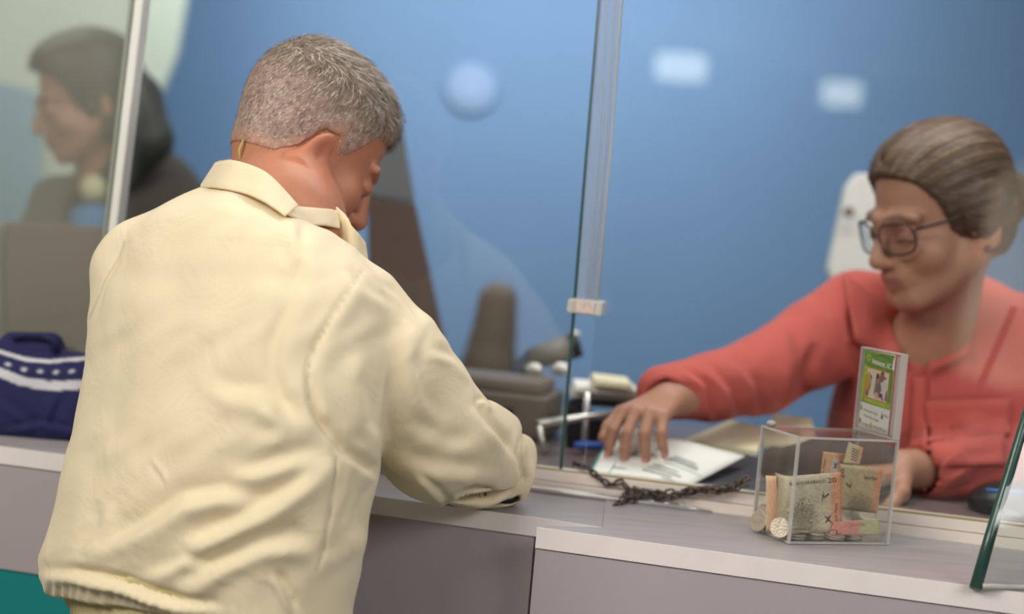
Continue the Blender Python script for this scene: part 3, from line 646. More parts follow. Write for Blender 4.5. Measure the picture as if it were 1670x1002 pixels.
def col_m(q, rg):
    r = rg.uniform(0, 1, len(q)); t = np.clip((q[:, 2]-.03)/.06, 0, 1); pal = np.array([lin((112,98,84)), lin((160,142,126)), lin((228,218,206))])
    mix = np.where(r < .35+.18*t, 0, np.where(r < .76, 1, 2)); c = pal[mix]*(1+.35*np.clip((q[:, 1]-.03)/.05, 0, 1))[:, None]; return np.clip(c, 0, .95)
ok_ = ((nv*nrm2(v-HM)).sum(1) > .45); strands('cropped_strands', v[ok_], nv[ok_], HM, RM, SM, 26000, HLm, man, M['strand'], len_m, col_m, .00030, .22, flow_m)

# jacket
ROWS = np.array([  # pixel row, left and right outline, depth of centre, half depth
 (292,350,378,1.650,.016),(300,334,402,1.650,.045),(312,306,424,1.65,.072),(325,280,438,1.645,.092),(342,247,462,1.64,.108),(360,222,500,1.64,.120),(380,203,546,1.635,.130),
 (400,190,574,1.635,.137),(430,172,602,1.63,.145),(448,164,630,1.63,.147),(480,151,636,1.62,.152),(520,143,640,1.615,.155),(600,138,640,1.605,.158),(680,122,632,1.595,.158),
 (760,102,622,1.585,.150),(830,86,606,1.575,.140),(880,70,598,1.57,.135),(915,61,592,1.57,.132),(940,60,588,1.57,.130),(962,68,584,1.57,.128),(990,92,578,1.57,.124),(1060,108,568,1.57,.120),(1120,112,560,1.57,.118)], float)
def smooth_rows(rows, sg=13):
    y = np.arange(rows[0,0], rows[-1,0]+.1, 3.0); k_ = np.exp(-.5*(np.arange(-14, 15)*3/sg)**2); k_ /= k_.sum(); out = [y]
    for c_ in range(1, 5):
        a = np.interp(y, rows[:,0], rows[:,c_]); e0 = 2*a[0]-a[1:15][::-1]; e1 = 2*a[-1]-a[-15:-1][::-1]; out.append(np.convolve(np.concatenate([e0, a, e1]), k_, 'valid'))
    return np.stack(out, 1)
def torso(rows, rho=-.30, shrink=0):
    rows = smooth_rows(rows)
    def fn(X, Y, Zz):
        x, y, z = X-CAM[0], Y-CAM[1], Zz-CAM[2]; q = [CR[0,i]*x+CR[1,i]*y+CR[2,i]*z for i in range(3)]; dp = -q[2]
        px, py = CX+FPX*q[0]/dp, CY-FPX*q[1]/dp; r = rows[:, 0]
        L = np.interp(py, r, rows[:,1]); Rr = np.interp(py, r, rows[:,2]); dc = np.interp(py, r, rows[:,3]); b_ = np.interp(py, r, rows[:,4])-shrink
        wm = (Rr-L)/2*dc/FPX-shrink; xm = (px-(L+Rr)/2)*dc/FPX; e = dp-dc
        xn, en = xm/wm, e/b_; qf = (xn*xn-2*rho*xn*en+en*en)/(1-rho*rho); f_ = (np.sqrt(qf+1e-9)-1)*np.minimum(wm, b_)*.9
        return np.maximum(f_, np.maximum(rows[0,0]-py, py-rows[-1,0])*dc/FPX).astype(np.float32)
    return fn
vj = Vol(lo, hi, .0034); vj.apply(torso(ROWS), lo, hi, 0)
vj.chain([P(528, 475, 1.60), P(568, 516, 1.590), P(624, 602, 1.595), P(712, 714, 1.640), P(772, 744, 1.70), P(806, 765, 1.745)], [.050, .063, .073, .070, .060, .048], .007)
vj.cap(P(700, 790, 1.66), P(712, 812, 1.655), .014, .009, .012); vj.cap(P(792, 682, 1.69), P(818, 706, 1.71), .022, .024, .005)
vj.cap(P(836, 745, 1.765), P(828, 790, 1.765), .030, .026, .008)
vj.cap(SHl, ELl, .058, .056, .02); vj.cap(ELl, WRl, .054, .046, .012)
vj.cap(P(758, 811, 1.645), P(836, 808, 1.69), .013, .010, .003, 'cut'); vj.cap(P(768, 806, 1.69), P(830, 804, 1.73), .017, .013, .003, 'cut')
def hemcut(X, Y, Zz):
    x, y, z = X-CAM[0], Y-CAM[1], Zz-CAM[2]; q = [CR[0,i]*x+CR[1,i]*y+CR[2,i]*z for i in range(3)]; dp = -q[2]
    px, py = CX+FPX*q[0]/dp, CY-FPX*q[1]/dp; return ((py-(978+.14*(px-100)))/1500).astype(np.float32)
vj.apply(hemcut, lo, hi, 0, 'and')
v, qd, nv = vj.mesh()
F_ = [([(452,372),(480,440),(470,500),(448,545),(442,600),(462,650),(510,690)], 15, -.0055, 'v'), ([(470,385),(498,450),(492,510),(468,560),(462,600),(490,650),(540,690)], 24, .0018, 'v'),
 ([(585,445),(550,500),(515,560),(500,605),(505,660),(540,715),(600,765)], 5, -.003, 'v'), ([(600,440),(565,505),(532,565),(518,612),(524,655)], 16, .002, 'v'),
 ([(505,610),(520,680),(565,735),(625,772),(690,812)], 9, -.009, 'v'),
 ([(150,905),(220,868),(300,818),(360,806),(425,820)], 22, .0105, 's'), ([(300,890),(360,868),(421,838),(480,795),(540,748)], 22, .0105, 's'),
 ([(295,962),(361,921),(430,890),(475,882),(515,900)], 20, .0095, 's'), ([(368,774),(410,770),(461,758),(541,738)], 20, .0075, 's'), ([(345,622),(375,640),(421,642),(450,665),(468,700)], 20, .006, 's'),
 ([(350,668),(410,672),(462,690),(450,718),(395,722)], 15, .003, 'v'), ([(245,940),(300,915),(340,925)], 14, .004, 's'), ([(446,935),(462,960),(480,1000)], 9, .006, 's'),
 ([(130,900),(160,860),(170,820)], 16, .0045, 's'), ([(270,790),(258,770),(244,752)], 5, .002, 's'),
 ([(66,936),(120,938),(190,952),(290,985),(360,992)], 11, .0105, 's'),
 ([(548,745),(540,820),(532,880),(520,925)], 4, -.0025, 'v'), ([(575,760),(570,800),(555,850)], 10, .003, 's'),
 ([(604,780),(592,830),(585,880)], 12, -.004, 'v'),
 ([(200,400),(170,470),(150,540)], 4, -.0018, 'v'), ([(488,350),(484,420),(478,470)], 12, .003, 's'), ([(340,330),(420,345),(480,380)], 12, .0022, 's'), ([(370,315),(440,332),(500,372)], 7, -.0015, 'v'),
 ([(560,440),(590,470),(640,500)], 14, .0035, 's'), ([(620,460),(650,485),(690,530)], 8, .004, 's'),
 ([(690,545),(672,590),(690,650),(720,690)], 16, .0045, 's'), ([(600,560),(590,620),(600,690),(640,720)], 20, .0035, 's'), ([(700,570),(740,588),(772,620)], 12, .0045, 's'),
 ([(776,648),(788,676),(830,722),(848,752)], 8, -.0065, 'v'), ([(770,664),(790,700),(822,740)], 12, .005, 'v'), ([(778,655),(792,652),(806,668)], 6, .005, 's'),
 ([(852,702),(850,742),(856,780),(838,812)], 5, -.006, 'v'), ([(640,740),(700,765),(760,770),(820,770)], 16, .004, 's'), ([(660,690),(720,720),(770,726)], 16, .003, 's'),
 ([(745,815),(775,800),(815,808)], 8, -.007, 'v'), ([(680,770),(710,800),(730,826)], 8, .004, 's'),
 ([(230,560),(280,520),(360,500)], 30, .0022, 's'), ([(200,660),(220,600),(240,540)], 26, .002, 's'), ([(150,760),(190,700),(220,640)], 24, .0022, 's')]
v = folds(v, nv, F_)
px_, py_, _z = proj(v)
lowf = .0012*np.sin(px_/31+2*np.sin(py_/47))*np.sin(py_/39+1.5*np.sin(px_/53))+.0006*np.sin(px_/13+py_/17+2*np.sin(py_/29)); v = v+nv*lowf[:, None]
gat = np.clip((py_-(948+.13*(px_-100)))/14, 0, 1)*np.clip((980+.14*(px_-100)-py_)/10, 0, 1)*(px_ < 420); v = v+nv*(gat*.0013*np.sin(px_/2.6+2*np.sin(px_/17)))[:, None]
seam = np.zeros(len(v))
for ln in ([(592,440),(552,502),(516,562),(501,605),(503,650)], [(549,745),(542,820),(530,890),(516,930)], [(340,304),(420,320),(458,345)], [(203,395),(172,460),(146,520)], [(852,705),(851,745),(857,785)]):
    d, t_ = pdist(px_, py_, ln); seam = np.maximum(seam, np.exp(-(d/1.6)**2))
v = v-nv*(seam*.0012)[:, None]
jc = np.tile(np.array(lin((238,223,190))), (len(v), 1))*(1-.22*seam[:, None])
keep(mesh_obj('jacket', v, qd, M['jacket'], None, True, jc), man)
# ribbed hem
rows2 = ROWS[ROWS[:, 0] > 930].copy(); rows2[:, 1] += 16; rows2[:, 2] -= 10; rows2 = np.vstack([rows2, [1200, 130, 560, 1.57, .11]])
vr = Vol(lo-[0,0,.14], [hi[0], hi[1], 1.12], .0034); vr.apply(torso(rows2, shrink=.004), vr.lo, np.array([hi[0], hi[1], 1.12]), 0)
v, qd, nv = vr.mesh(); px_, py_, _z = proj(v); v = v+nv*(.0011*np.sin(px_*1.15))[:, None]; keep(mesh_obj('ribbed_hem', v, qd, M['rib'], None, True), man)
# collar band: (bottom, top, depth) around the neck
def ribbon(name, st, m, parent, th=.003, n=6):
    """loft through stations (bottom px, top px, depth bottom, depth top), refined by Catmull-Rom"""
    A = [np.concatenate([P(*s_[0], s_[2]), P(*s_[1], s_[3])]) for s_ in st]; R_ = []
    for i in range(len(A)-1):
        p0, p1, p2, p3 = A[max(i-1, 0)], A[i], A[i+1], A[min(i+2, len(A)-1)]
        for k_ in range(6):
            t = k_/6; R_.append(.5*((2*p1)+(-p0+p2)*t+(2*p0-5*p1+4*p2-p3)*t*t+(-p0+3*p1-3*p2+p3)*t**3))
    R_.append(A[-1]); vs = []
    for r in R_:
        for j in range(n+1): vs.append(r[:3]+(r[3:]-r[:3])*j/n)
    k_ = n+1; fs = [(i*k_+j, (i+1)*k_+j, (i+1)*k_+j+1, i*k_+j+1) for i in range(len(R_)-1) for j in range(n)]
    o = mesh_obj(name, vs, fs, m, None, True, np.tile(np.array(lin((234,218,184))), (len(vs), 1))); md = o.modifiers.new('thickness', 'SOLIDIFY'); md.thickness = th; md.offset = 0
    mb = o.modifiers.new('round', 'BEVEL'); mb.width = .0008; mb.segments = 2; return keep(o, parent)
ribbon('collar', [((500,318),(512,300),1.80,1.79), ((400,290),(420,262),1.79,1.78), ((345,296),(366,262),1.735,1.725), ((328,305),(352,268),1.66,1.665), ((354,307),(378,262),1.595,1.62), ((400,316),(419,274),1.568,1.60), ((434,331),(446,292),1.548,1.588), ((466,352),(486,336),1.535,1.575)], M['jacket'], man)
ribbon('collar', [((454,340),(462,334),1.545,1.58), ((476,353),(488,338),1.555,1.60), ((500,366),(515,340),1.585,1.625), ((530,368),(538,342),1.62,1.65), ((553,373),(554,345),1.655,1.67)], M['jacket'], man)
ribbon('collar_flap', [((554,388),(548,337),1.668,1.665), ((566,402),(562,350),1.66,1.66), ((574,420),(572,366),1.655,1.655), ((586,430),(584,382),1.66,1.66), ((600,434),(594,396),1.68,1.68)], M['jacket'], man, .004)
b = MB(); b.tube([P(392, 264, 1.70), P(390, 245, 1.70), P(397, 228, 1.705)], .0016, 8); b.build('neck_cord', mat('olive_cord', (190,176,110), .6), man, smooth=True)
soft_slab('cuff_shade', P(797, 805, 1.735), (.040,.010,.014), mat('cuff_shade_dark', (34,30,28), .9), man, res=.003)  # dark lump painted in as the shade inside the cuff opening
# trousers and shoes below the frame
hp = P(340, 1060, 1.57); vt = Vol([hp[0]-.28, hp[1]-.26, -.01], [hp[0]+.30, hp[1]+.28, hp[2]+.04], .009)
fdir = np.array([sin(az), cos(az), 0]); rdir = np.array([cos(az), -sin(az), 0])
vt.ell([hp[0], hp[1], hp[2]-.06], (.15,.125,.12), None, .02)
for sx in (-1, 1):
    a = np.array([hp[0], hp[1], hp[2]-.08])+rdir*sx*.07; kn = np.array([hp[0], hp[1], .46])+rdir*sx*.09+fdir*.02; an = np.array([hp[0], hp[1], .08])+rdir*sx*.10-fdir*.02
    vt.cap(a, kn, .085, .062, .02); vt.cap(kn, an, .062, .050, .01)
    vs_ = Vol(an-[.2,.2,.09], an+[.2,.2,.06], .006); vs_.cap(an+fdir*-.03-Z*.035, an+fdir*.13-Z*.045, .038, .034, .01); vs_.cap(an-Z*.03, an+Z*.01, .04, .04, .02); blob('shoe', vs_, M['shoe'], man)
blob('trousers', vt, M['trousers'], man)

# ------------------------------------------------------------------ the clerk in the coral shirt
HW = P(1530, 350, 2.10); RW = rot_frame((-.87, -.36, -.33), Z+.02*np.array([1,0,0])); SW = 1.03
ck = empty('person', [*P(1560, 800, 2.32)[:2], 0], 'person in coral shirt and dark glasses behind the glass pressing down a paper slip', 'person')
vb = Vol([.12, 1.80, .80], [.98, 2.56, 1.68], .0036)
head_sdf(vb, HW, RW, SW, True)
vb.cap(HW+RW@np.array([0,-.02,-.05]), P(1520, 560, 2.19), .048, .056, .02); vb.ell(P(1535, 690, 2.26), (.15,.085,.20), None, .03)
vb.cap(P(1420, 560, 2.24), P(1650, 570, 2.31), .05, .05, .03); vb.ell(P(1500, 600, 2.195), (.06,.035,.06), None, .03)
wr = P(1088, 652, 2.025); el = P(1250, 622, 2.13)
vb.cap(P(1400, 545, 2.22), el, .034, .030, .01); vb.cap(el, wr, .034, .025, .01)
dh = P(1052, 672, 1.955)-P(1096, 646, 2.03)
tpw = add_hand(vb, wr, dh, Z+.15*nrm(dh), 1, [(.75,.62,.30), (.80,.60,.30), (.82,.66,.35), (.80,.66,.35)], .90, .6)
wl = P(1470, 766, 1.985); ell_ = P(1700, 765, 2.17)
vb.cap(P(1660, 575, 2.31), ell_, .042, .036, .01); vb.cap(ell_, wl, .036, .027, .01)
tpl = add_hand(vb, wl, P(1400, 778, 1.95)-wl, Z, -1, [(.5,.6,.4)]*4, .93)
blob('body', vb, M['skin_w'], ck, head_colors(HW, RW, SW, (188,138,116), (158,90,86), (84,60,48), 1.0))
nails(tpw+tpl[:4], mat('pink_nail', (212,150,140), .3), ck, .93)
for sx in (-1, 1):
    c = HW+RW@(np.array([sx*.032,.0770,-.0095])*SW); soft_slab('eye', c, (.0128,.0128,.0114), M['eye'], ck, RW, .0016, .001)
HLw = [(-.15,-.075), (-.08,-.075), (-.03,-.060), (-.005,-.040), (.012,-.030), (.030,-.012), (.042,.026), (.062,.060), (.085,.078), (.12,.080)]
vh = Vol(HW-.19, HW+.19, .0026); make_hair(vh, HW, RW, SW, HLw, .0085, .007); [vh.ell(HW+RW@(np.array([s_*.078,-.016,.004])*SW), (.017,.034,.040), RW, .014) for s_ in (-1, 1)]
TW = lambda x, y, z: HW+RW@(np.array([x, y, z])*SW)
vh.ell(TW(0,-.122,-.002), (.036,.030,.036), RW, .015); vh.cap(TW(0,-.06,-.045), TW(0,-.125,-.02), .035, .02, .02)
vh.cap(TW(.004,.095,.082), TW(.004,.0,.133), .0035, .003, .006, 'cut')
v, qd, nv = vh.mesh(); q = ((v-HW) @ RW)/SW
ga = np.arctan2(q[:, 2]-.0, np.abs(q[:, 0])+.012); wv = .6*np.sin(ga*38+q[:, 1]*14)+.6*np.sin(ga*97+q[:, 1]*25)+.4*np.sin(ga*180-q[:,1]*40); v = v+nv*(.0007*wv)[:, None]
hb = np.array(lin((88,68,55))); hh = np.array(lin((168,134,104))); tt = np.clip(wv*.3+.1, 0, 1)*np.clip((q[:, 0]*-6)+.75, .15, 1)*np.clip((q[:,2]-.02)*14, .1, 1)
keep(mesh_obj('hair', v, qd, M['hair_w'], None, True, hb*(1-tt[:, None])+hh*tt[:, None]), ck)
b = MB(); cc = TW(0,-.100,-.002); ax_ = RW@np.array([0,1,0.]); e1 = RW@np.array([1.,0,0]); e2 = RW@np.array([0,0,1.])
b.tube([cc+(e1*cos(a)+e2*sin(a))*.034 for a in np.linspace(0, 2*pi, 25)], .006, 8); b.build('hair_tie', mat('golden_hair_tie', (212,184,120), .6), ck, smooth=True)
# spectacles
sp_ = bpy.data.objects.new('spectacles', None); sp_.empty_display_size = .02
b = MB(); fy = .106
def lenspt(sx, a, rr=1.0):
    ca, sa = cos(a), sin(a); ex = .0275*abs(ca)**.72*np.sign(ca)*rr; ez = .0215*abs(sa)**.72*np.sign(sa)*rr; X_ = sx*.0335+ex
    return TW(X_, fy-9.0*X_*X_*.55, -.008+ez)
for sx in (-1, 1): b.tube([lenspt(sx, a) for a in np.linspace(0, 2*pi, 33)], .0016, 8)
b.tube([TW(-.008,fy,-.003), TW(0,fy+.003,0), TW(.008,fy,-.003)], .0016, 8)
for sx in (-1, 1): b.tube([TW(sx*.061,fy-.020,.004), TW(sx*.073,.075,.006), TW(sx*.081,.02,.006), TW(sx*.083,-.015,.002)], [.0022,.0020,.0018,.0015], 8)
gl_ = b.build('spectacles', M['specs'], ck, smooth=True)
for sx in (-1, 1):
    b = MB(); b.slab([lenspt(sx, a, .96) for a in np.linspace(0, 2*pi, 24, endpoint=False)], RW@np.array([0,1,0.]), .0006); b.build('lens', M['lens'], gl_)
soft_slab('earring', TW(-.083,-.006,-.046), (.005,.005,.006), mat('dark_red_stone', (110,40,50), .3), ck, res=.0015, k=.001)
# shirt
vs_ = Vol([.10, 1.80, .80], [1.10, 2.58, 1.56], .0042)
vs_.ell(P(1545, 720, 2.27), (.185,.125,.26), None, .03); vs_.ell(P(1500, 640, 2.22), (.10,.075,.10), None, .04); vs_.ell(P(1610, 650, 2.24), (.10,.07,.10), None, .04)
vs_.cap(P(1400, 505, 2.25), P(1500, 505, 2.27), .058, .055, .03); vs_.cap(P(1500, 505, 2.27), P(1690, 545, 2.33), .055, .06, .03)
vs_.chain([P(1396, 516, 2.24), P(1330, 560, 2.20), P(1240, 612, 2.13), P(1160, 632, 2.08), P(1082, 640, 2.045)], [.068, .064, .056, .047, .038], .012)
vs_.chain([P(1690, 570, 2.32), P(1735, 700, 2.25), P(1700, 760, 2.16), P(1600, 768, 2.08), P(1520, 766, 2.015)], [.068, .064, .056, .052, .044], .012)
vs_.cap(P(1500, 500, 2.12), P(1502, 640, 2.13), .040, .006, .006, 'cut'); vs_.cap(HW+RW@np.array([0,-.02,-.05]), P(1518, 540, 2.18), .058, .056, .006, 'cut')
vs_.cap(P(1060, 662, 1.98), P(1096, 652, 2.03), .032, .027, .003, 'cut'); vs_.cap(P(1460, 768, 1.975), P(1512, 768, 2.01), .034, .032, .003, 'cut')
v, qd, nv = vs_.mesh()
FW = [([(1495,600),(1500,680),(1492,730)], 6, -.004, 'v'), ([(1540,570),(1510,620),(1500,680)], 8, .003, 's'), ([(1502,655),(1650,652)], 4, -.003, 'v'), ([(1300,480),(1360,520),(1380,560)], 14, .004, 's'), ([(1498,718),(1540,706),(1600,712),(1650,718)], 6, -.006, 'v'),
 ([(1110,600),(1150,630),(1165,690)], 8, .007, 's'), ([(1150,595),(1190,640),(1200,690)], 10, .006, 's'), ([(1190,575),(1230,630),(1240,690)], 12, .006, 's'), ([(1280,520),(1300,590),(1290,650)], 16, .005, 's'), ([(1080,612),(1095,640),(1120,650)], 8, -.006, 'v'),
 ([(1330,560),(1320,620),(1310,680)], 10, -.012, 'v'), ([(1400,480),(1392,520),(1400,560)], 9, -.008, 'v'), ([(1380,560),(1400,620),(1440,660)], 14, .005, 's'), ([(1530,760),(1560,730),(1620,722)], 8, .007, 's'), ([(1535,785),(1580,755),(1650,748)], 9, .007, 's'), ([(1545,812),(1590,790),(1600,760)], 8, -.007, 'v')]
v = folds(v, nv, FW); keep(mesh_obj('shirt', v, qd, M['coral'], None, True), ck)
SXY = proj(v)
def surf(px, py, r=9):
    m = (np.abs(SXY[0]-px) < r) & (np.abs(SXY[1]-py) < r); z = np.sort(SXY[2][m]); return z[:max(1, len(z)//8)].mean() if len(z) else 2.15
def drape(name, pts, m, parent, lift, n=(9, 7), th=.004, flare=0):
    p = [np.array(q, float) for q in pts]; vs = []; nu, nv_ = n
    for j in range(nv_+1):
        for i in range(nu+1):
            u, t = i/nu, j/nv_; q = p[0]*(1-u)*(1-t)+p[1]*u*(1-t)+p[2]*u*t+p[3]*(1-u)*t
            vs.append(P(q[0], q[1], surf(q[0], q[1])-lift-flare*t))
    fs = [(j*(nu+1)+i, j*(nu+1)+i+1, (j+1)*(nu+1)+i+1, (j+1)*(nu+1)+i) for j in range(nv_) for i in range(nu)]
    o = mesh_obj(name, vs, fs, m, None, True); md = o.modifiers.new('thickness', 'SOLIDIFY'); md.thickness = th; md.offset = 0; return keep(o, parent)
drape('collar', [(1374,444), (1440,500), (1480,600), (1396,556)], M['coral'], ck, .006, flare=.012)
drape('collar', [(1552,498), (1590,512), (1580,578), (1508,612)], M['coral'], ck, .006, flare=.010)
drape('placket', [(1488,612), (1512,612), (1510,800), (1484,800)], M['coral'], ck, .003, (3, 12), .003)
drape('pocket_flap', [(1508,654), (1646,650), (1648,706), (1512,720)], M['coral'], ck, .005, (12, 4), .004)
drape('pocket', [(1518,716), (1640,706), (1640,760), (1520,762)], M['coral'], ck, .0015, (10, 6), .002)
# trousers down to the floor
hp = P(1560, 960, 2.30); vt = Vol([hp[0]-.25, hp[1]-.2, 0], [hp[0]+.25, hp[1]+.2, 1.02], .009); vt.ell([hp[0], hp[1], .92], (.16,.12,.14), None, .02)
for sx in (-1, 1): vt.cap([hp[0]+sx*.08, hp[1], .86], [hp[0]+sx*.09, hp[1], .45], .08, .06, .02); vt.cap([hp[0]+sx*.09, hp[1], .45], [hp[0]+sx*.09, hp[1], .05], .06, .045, .01)
blob('trousers', vt, M['trousers'], ck)

# ------------------------------------------------------------------ the teller behind the left screens
HT = P(142, 160, 2.98); RT = rot_frame((-.86, -.36, -.34), Z); ST = 1.0
tl = empty('person', [*P(190, 500, 3.0)[:2], 0], 'dark haired person in a dark jacket and blue top looking down behind the left screen', 'person')
vb = Vol(HT+[-.28,-.48,-.55], HT+[.35,.3,.16], .0045); head_sdf(vb, HT, RT, ST, True)
vb.cap(HT+RT@np.array([0,-.02,-.05]), P(165, 330, 3.06), .048, .058, .02); vb.ell(P(180, 430, 3.08), (.13,.08,.14), None, .03); tw_ = P(95, 478, 2.72); vb.chain([P(180, 370, 3.06), P(78, 400, 2.93), tw_], [.04, .036, .026], .01); add_hand(vb, tw_, (.1,-.9,-.35), Z, 1, [(.4,.5,.3)]*4, .93)
blob('body', vb, M['skin_w'], tl, head_colors(HT, RT, ST, (182,134,112), (150,84,82), (60,46,40)))
vh = Vol(HT-.2, HT+.2, .004); make_hair(vh, HT, RT, ST, HLw, .014, .012); vh.chain([HT+RT@np.array([-.02,-.10,-.02]), HT+RT@np.array([-.05,-.09,-.11]), P(182, 300, 3.0)], [.045, .045, .035], .02)
vh.ell(HT+RT@np.array([-.06,-.02,-.04]), (.025,.035,.055), RT, .02)
blob('hair', vh, mat('dark_teal_black_hair', (62,64,58), .5, var=.2, vscale=40), tl)
vj = Vol(P(170, 430, 3.1)+np.array([-.36,-.25,-.35]), P(170, 430, 3.1)+np.array([.36,.25,.35]), .006)
vj.ell(P(225, 420, 3.12), (.17,.12,.24), None, .03); vj.chain([P(205, 250, 3.12), P(250, 330, 3.12), P(292, 470, 3.1)], [.05, .075, .07], .03); vj.chain([P(95, 330, 3.0), P(72, 400, 2.9), P(92, 470, 2.77)], [.055, .055, .044], .03)
vj.cap(P(205, 290, 3.12), P(95, 335, 3.02), .05, .05, .02); vj.ell(P(143, 345, 2.95), (.045,.08,.05), None, .01, 'cut')
blob('jacket', vj, M['darkcloth'], tl)
v = Vol(P(148, 350, 3.0)-.12, P(148, 350, 3.0)+.12, .004); v.ell(P(150, 372, 3.0), (.056,.06,.055), None, .01); blob('top', v, M['bluecloth'], tl)
v = Vol(P(155, 312, 2.99)-.08, P(155, 312, 2.99)+.08, .004); v.ell(P(152, 308, 2.965), (.026,.03,.028), None, .01); blob('scarf', v, M['yell'], tl)
hp = P(190, 500, 3.02); vt = Vol([hp[0]-.22, hp[1]-.18, 0], [hp[0]+.22, hp[1]+.18, 1.2], .012); vt.cap([hp[0], hp[1], .9], [hp[0], hp[1], 1.1], .13, .13, .02)
for sx in (-1, 1): vt.cap([hp[0]+sx*.08, hp[1], .86], [hp[0]+sx*.09, hp[1], .06], .08, .05, .02)
blob('trousers', vt, M['trousers'], tl)

# ------------------------------------------------------------------ navy bag on the left counter
bc = at_h(40, 716, 1.10); bz = (bc-CAM)@(CR@np.array([0,0,-1.]))+.046
vb = Vol(P(10, 640, bz)-[.22,.12,.12], P(10, 640, bz)+[.22,.12,.12], .0026)
for y_, x0, x1, r in ((700,-130,128,.034),(668,-130,128,.036),(632,-130,128,.034),(602,-130,122,.024)):
    vb.cap(P(x0, y_-6, bz), P(x1, y_, bz), r, r*.9, .03)
vb.cap(P(22, 570, bz+.01), P(80, 572, bz+.01), .020, .019, .015); vb.cap(P(20, 560, bz+.01), P(84, 560, bz+.01), .014, .014, .01)
v, qd, nv = vb.mesh(); v[:, 2] = np.maximum(v[:, 2], 1.1005)
v = folds(v, nv, [([(90,560),(96,590),(120,600)],6,-.004,'v'),([(0,590),(60,600),(120,600)],9,.002,'s'),([(0,650),(50,690),(60,715)],10,.003,'s'),([(100,640),(80,690),(100,715)],9,.003,'s'),([(10,700),(70,690),(130,705)],7,.003,'s')])
px_, py_, _ = proj(v); cb = np.tile(np.array(lin((36,36,88))), (len(v), 1)); wc = np.array(lin((220,220,228)))
l1, _t = pdist(px_, py_, [(-140,552),(-40,566),(0,574),(40,586),(80,590),(150,584)]); l2, _t = pdist(px_, py_, [(-140,586),(-40,598),(0,608),(35,622),(80,630),(150,627)])
l3, t3_ = pdist(px_, py_, [(-140,570),(-40,582),(0,590),(38,603),(80,608),(150,604)])
m = np.clip(3.6-np.abs(l1), 0, 1)+np.clip(8.2-np.abs(l2), 0, 1); dots = np.clip(1.4-np.hypot(((px_+l3*.6) % 26-13)/5.5, l3/3.6)*1.2, 0, 1); m = np.clip(m+dots, 0, 1)*(nv[:, 1] < .3)
cb = cb*(1-m[:, None])+wc*m[:, None]
bag = empty('cloth_bag', [*bc[:2], 1.10], 'navy cloth bag with white stripes and a rope pattern band on the left counter', 'bag')
keep(mesh_obj('bag_body', v, qd, mat('navy_printed_cloth', (36,36,84), .85, attr=True, var=.12, vscale=25, bump=.4, bscale=120), None, True, cb), bag)
b = MB(); b.tube([P(20, 552, bz-.012), P(40, 546, bz-.016), P(66, 547, bz-.016), P(86, 556, bz-.012), P(92, 574, bz-.012)], .0035, 8); b.build('bag_handle', M['navy'], bag, smooth=True)
b = MB(); b.tube([P(-100, 706, bz-.034), P(0, 712, bz-.036), P(60, 715, bz-.036), P(118, 716, bz-.034)], .002, 8); b.build('base_piping', mat('dark_navy', (22,22,58), .7), bag, smooth=True)

# ------------------------------------------------------------------ clear donation box
FC = at_h(1285, 887.5, 1.1025); ga_ = radians(20); AX = np.array([cos(ga_), sin(ga_), 0]); BX = np.array([-sin(ga_), cos(ga_), 0])
DW, DD, DH = .134, .084, .122
BF = lambda a, b_, h: FC+AX*a+BX*b_+Z*h
box = empty('donation_box', BF(DW/2, DD/2, 0), 'clear acrylic donation box with coins and notes and an upright sign at its right side', 'donation box')
tk = .0024
def panel(name, a0, a1, b0, b1, h0, h1, m='acryl'): b = MB(); b.box(BF, a0, a1, b0, b1, h0, h1); return b.build(name, M[m], box)
panel('front_panel', tk, DW-tk, 0, tk, tk, DH-tk); panel('back_panel', tk, DW-tk, DD-tk, DD, tk, DH-tk); panel('left_panel', 0, tk, tk, DD-tk, tk, DH-tk)
panel('right_panel', DW-tk, DW, tk, DD-tk, tk, DH-tk); panel('bottom_panel', tk, DW-tk, tk, DD-tk, 0, tk)
panel('lid', tk, DW-tk, tk, DD*.42, DH-tk, DH); panel('lid', tk, DW-tk, DD*.47, DD-tk, DH-tk, DH)
e_ = .0017
b = MB()
for a in (e_, DW-e_):
    for c in (e_, DD-e_): b.box(BF, a-e_, a+e_, c-e_, c+e_, 0, DH)
for h in (.0012, DH-.0012):
    for c in (e_, DD-e_): b.box(BF, e_, DW-e_, c-.0009, c+.0009, h-.0012, h+.0012)
    for a in (e_, DW-e_): b.box(BF, a-.0009, a+.0009, e_, DD-e_, h-.0012, h+.0012)
b.build('edges', M['acredge'], box)
SH0, SH1 = DH+.0004, DH+.100
hd = panel('sign_holder', DW-.0012, DW, 0, DD, SH0, SH1); b = MB(); b.box(BF, DW-.0085, DW-.0073, 0, DD, SH0, SH1); b.build('front_sheet', M['acryl'], hd)
b = MB()
for c in (0, DD-.002): b.box(BF, DW-.0086, DW+.0002, c, c+.002, SH0, SH1)
b.box(BF, DW-.0086, DW+.0002, .002, DD-.002, SH1-.0015, SH1); b.box(BF, DW-.0086, DW+.0002, .002, DD-.002, SH0, SH0+.0015); b.build('holder_edges', M['acredge'], hd)
b = MB(); b.box(BF, DW-.0066, DW-.0056, .003, .0115, SH0+.004, SH1-.004); b.build('clear_side_slip', M['acredge'], hd)
pc = [BF(DW-.006, DD-.006, SH0+.002), BF(DW-.006, .016, SH0+.002), BF(DW-.006, .016, SH1-.003), BF(DW-.006, DD-.006, SH1-.003)]
ps_, pf = sheet('poster', pc, mat('poster_white', (240,238,234), .6), parent=box, th=.0005)
no = -AX
G1 = mat('poster_green', (98,150,40), .6, var=.18, vscale=60); G2 = mat('poster_lime', (168,190,50), .6, var=.15, vscale=50); YE = mat('poster_yellow', (216,214,60), .6); OR = mat('poster_orange', (206,140,60), .6)
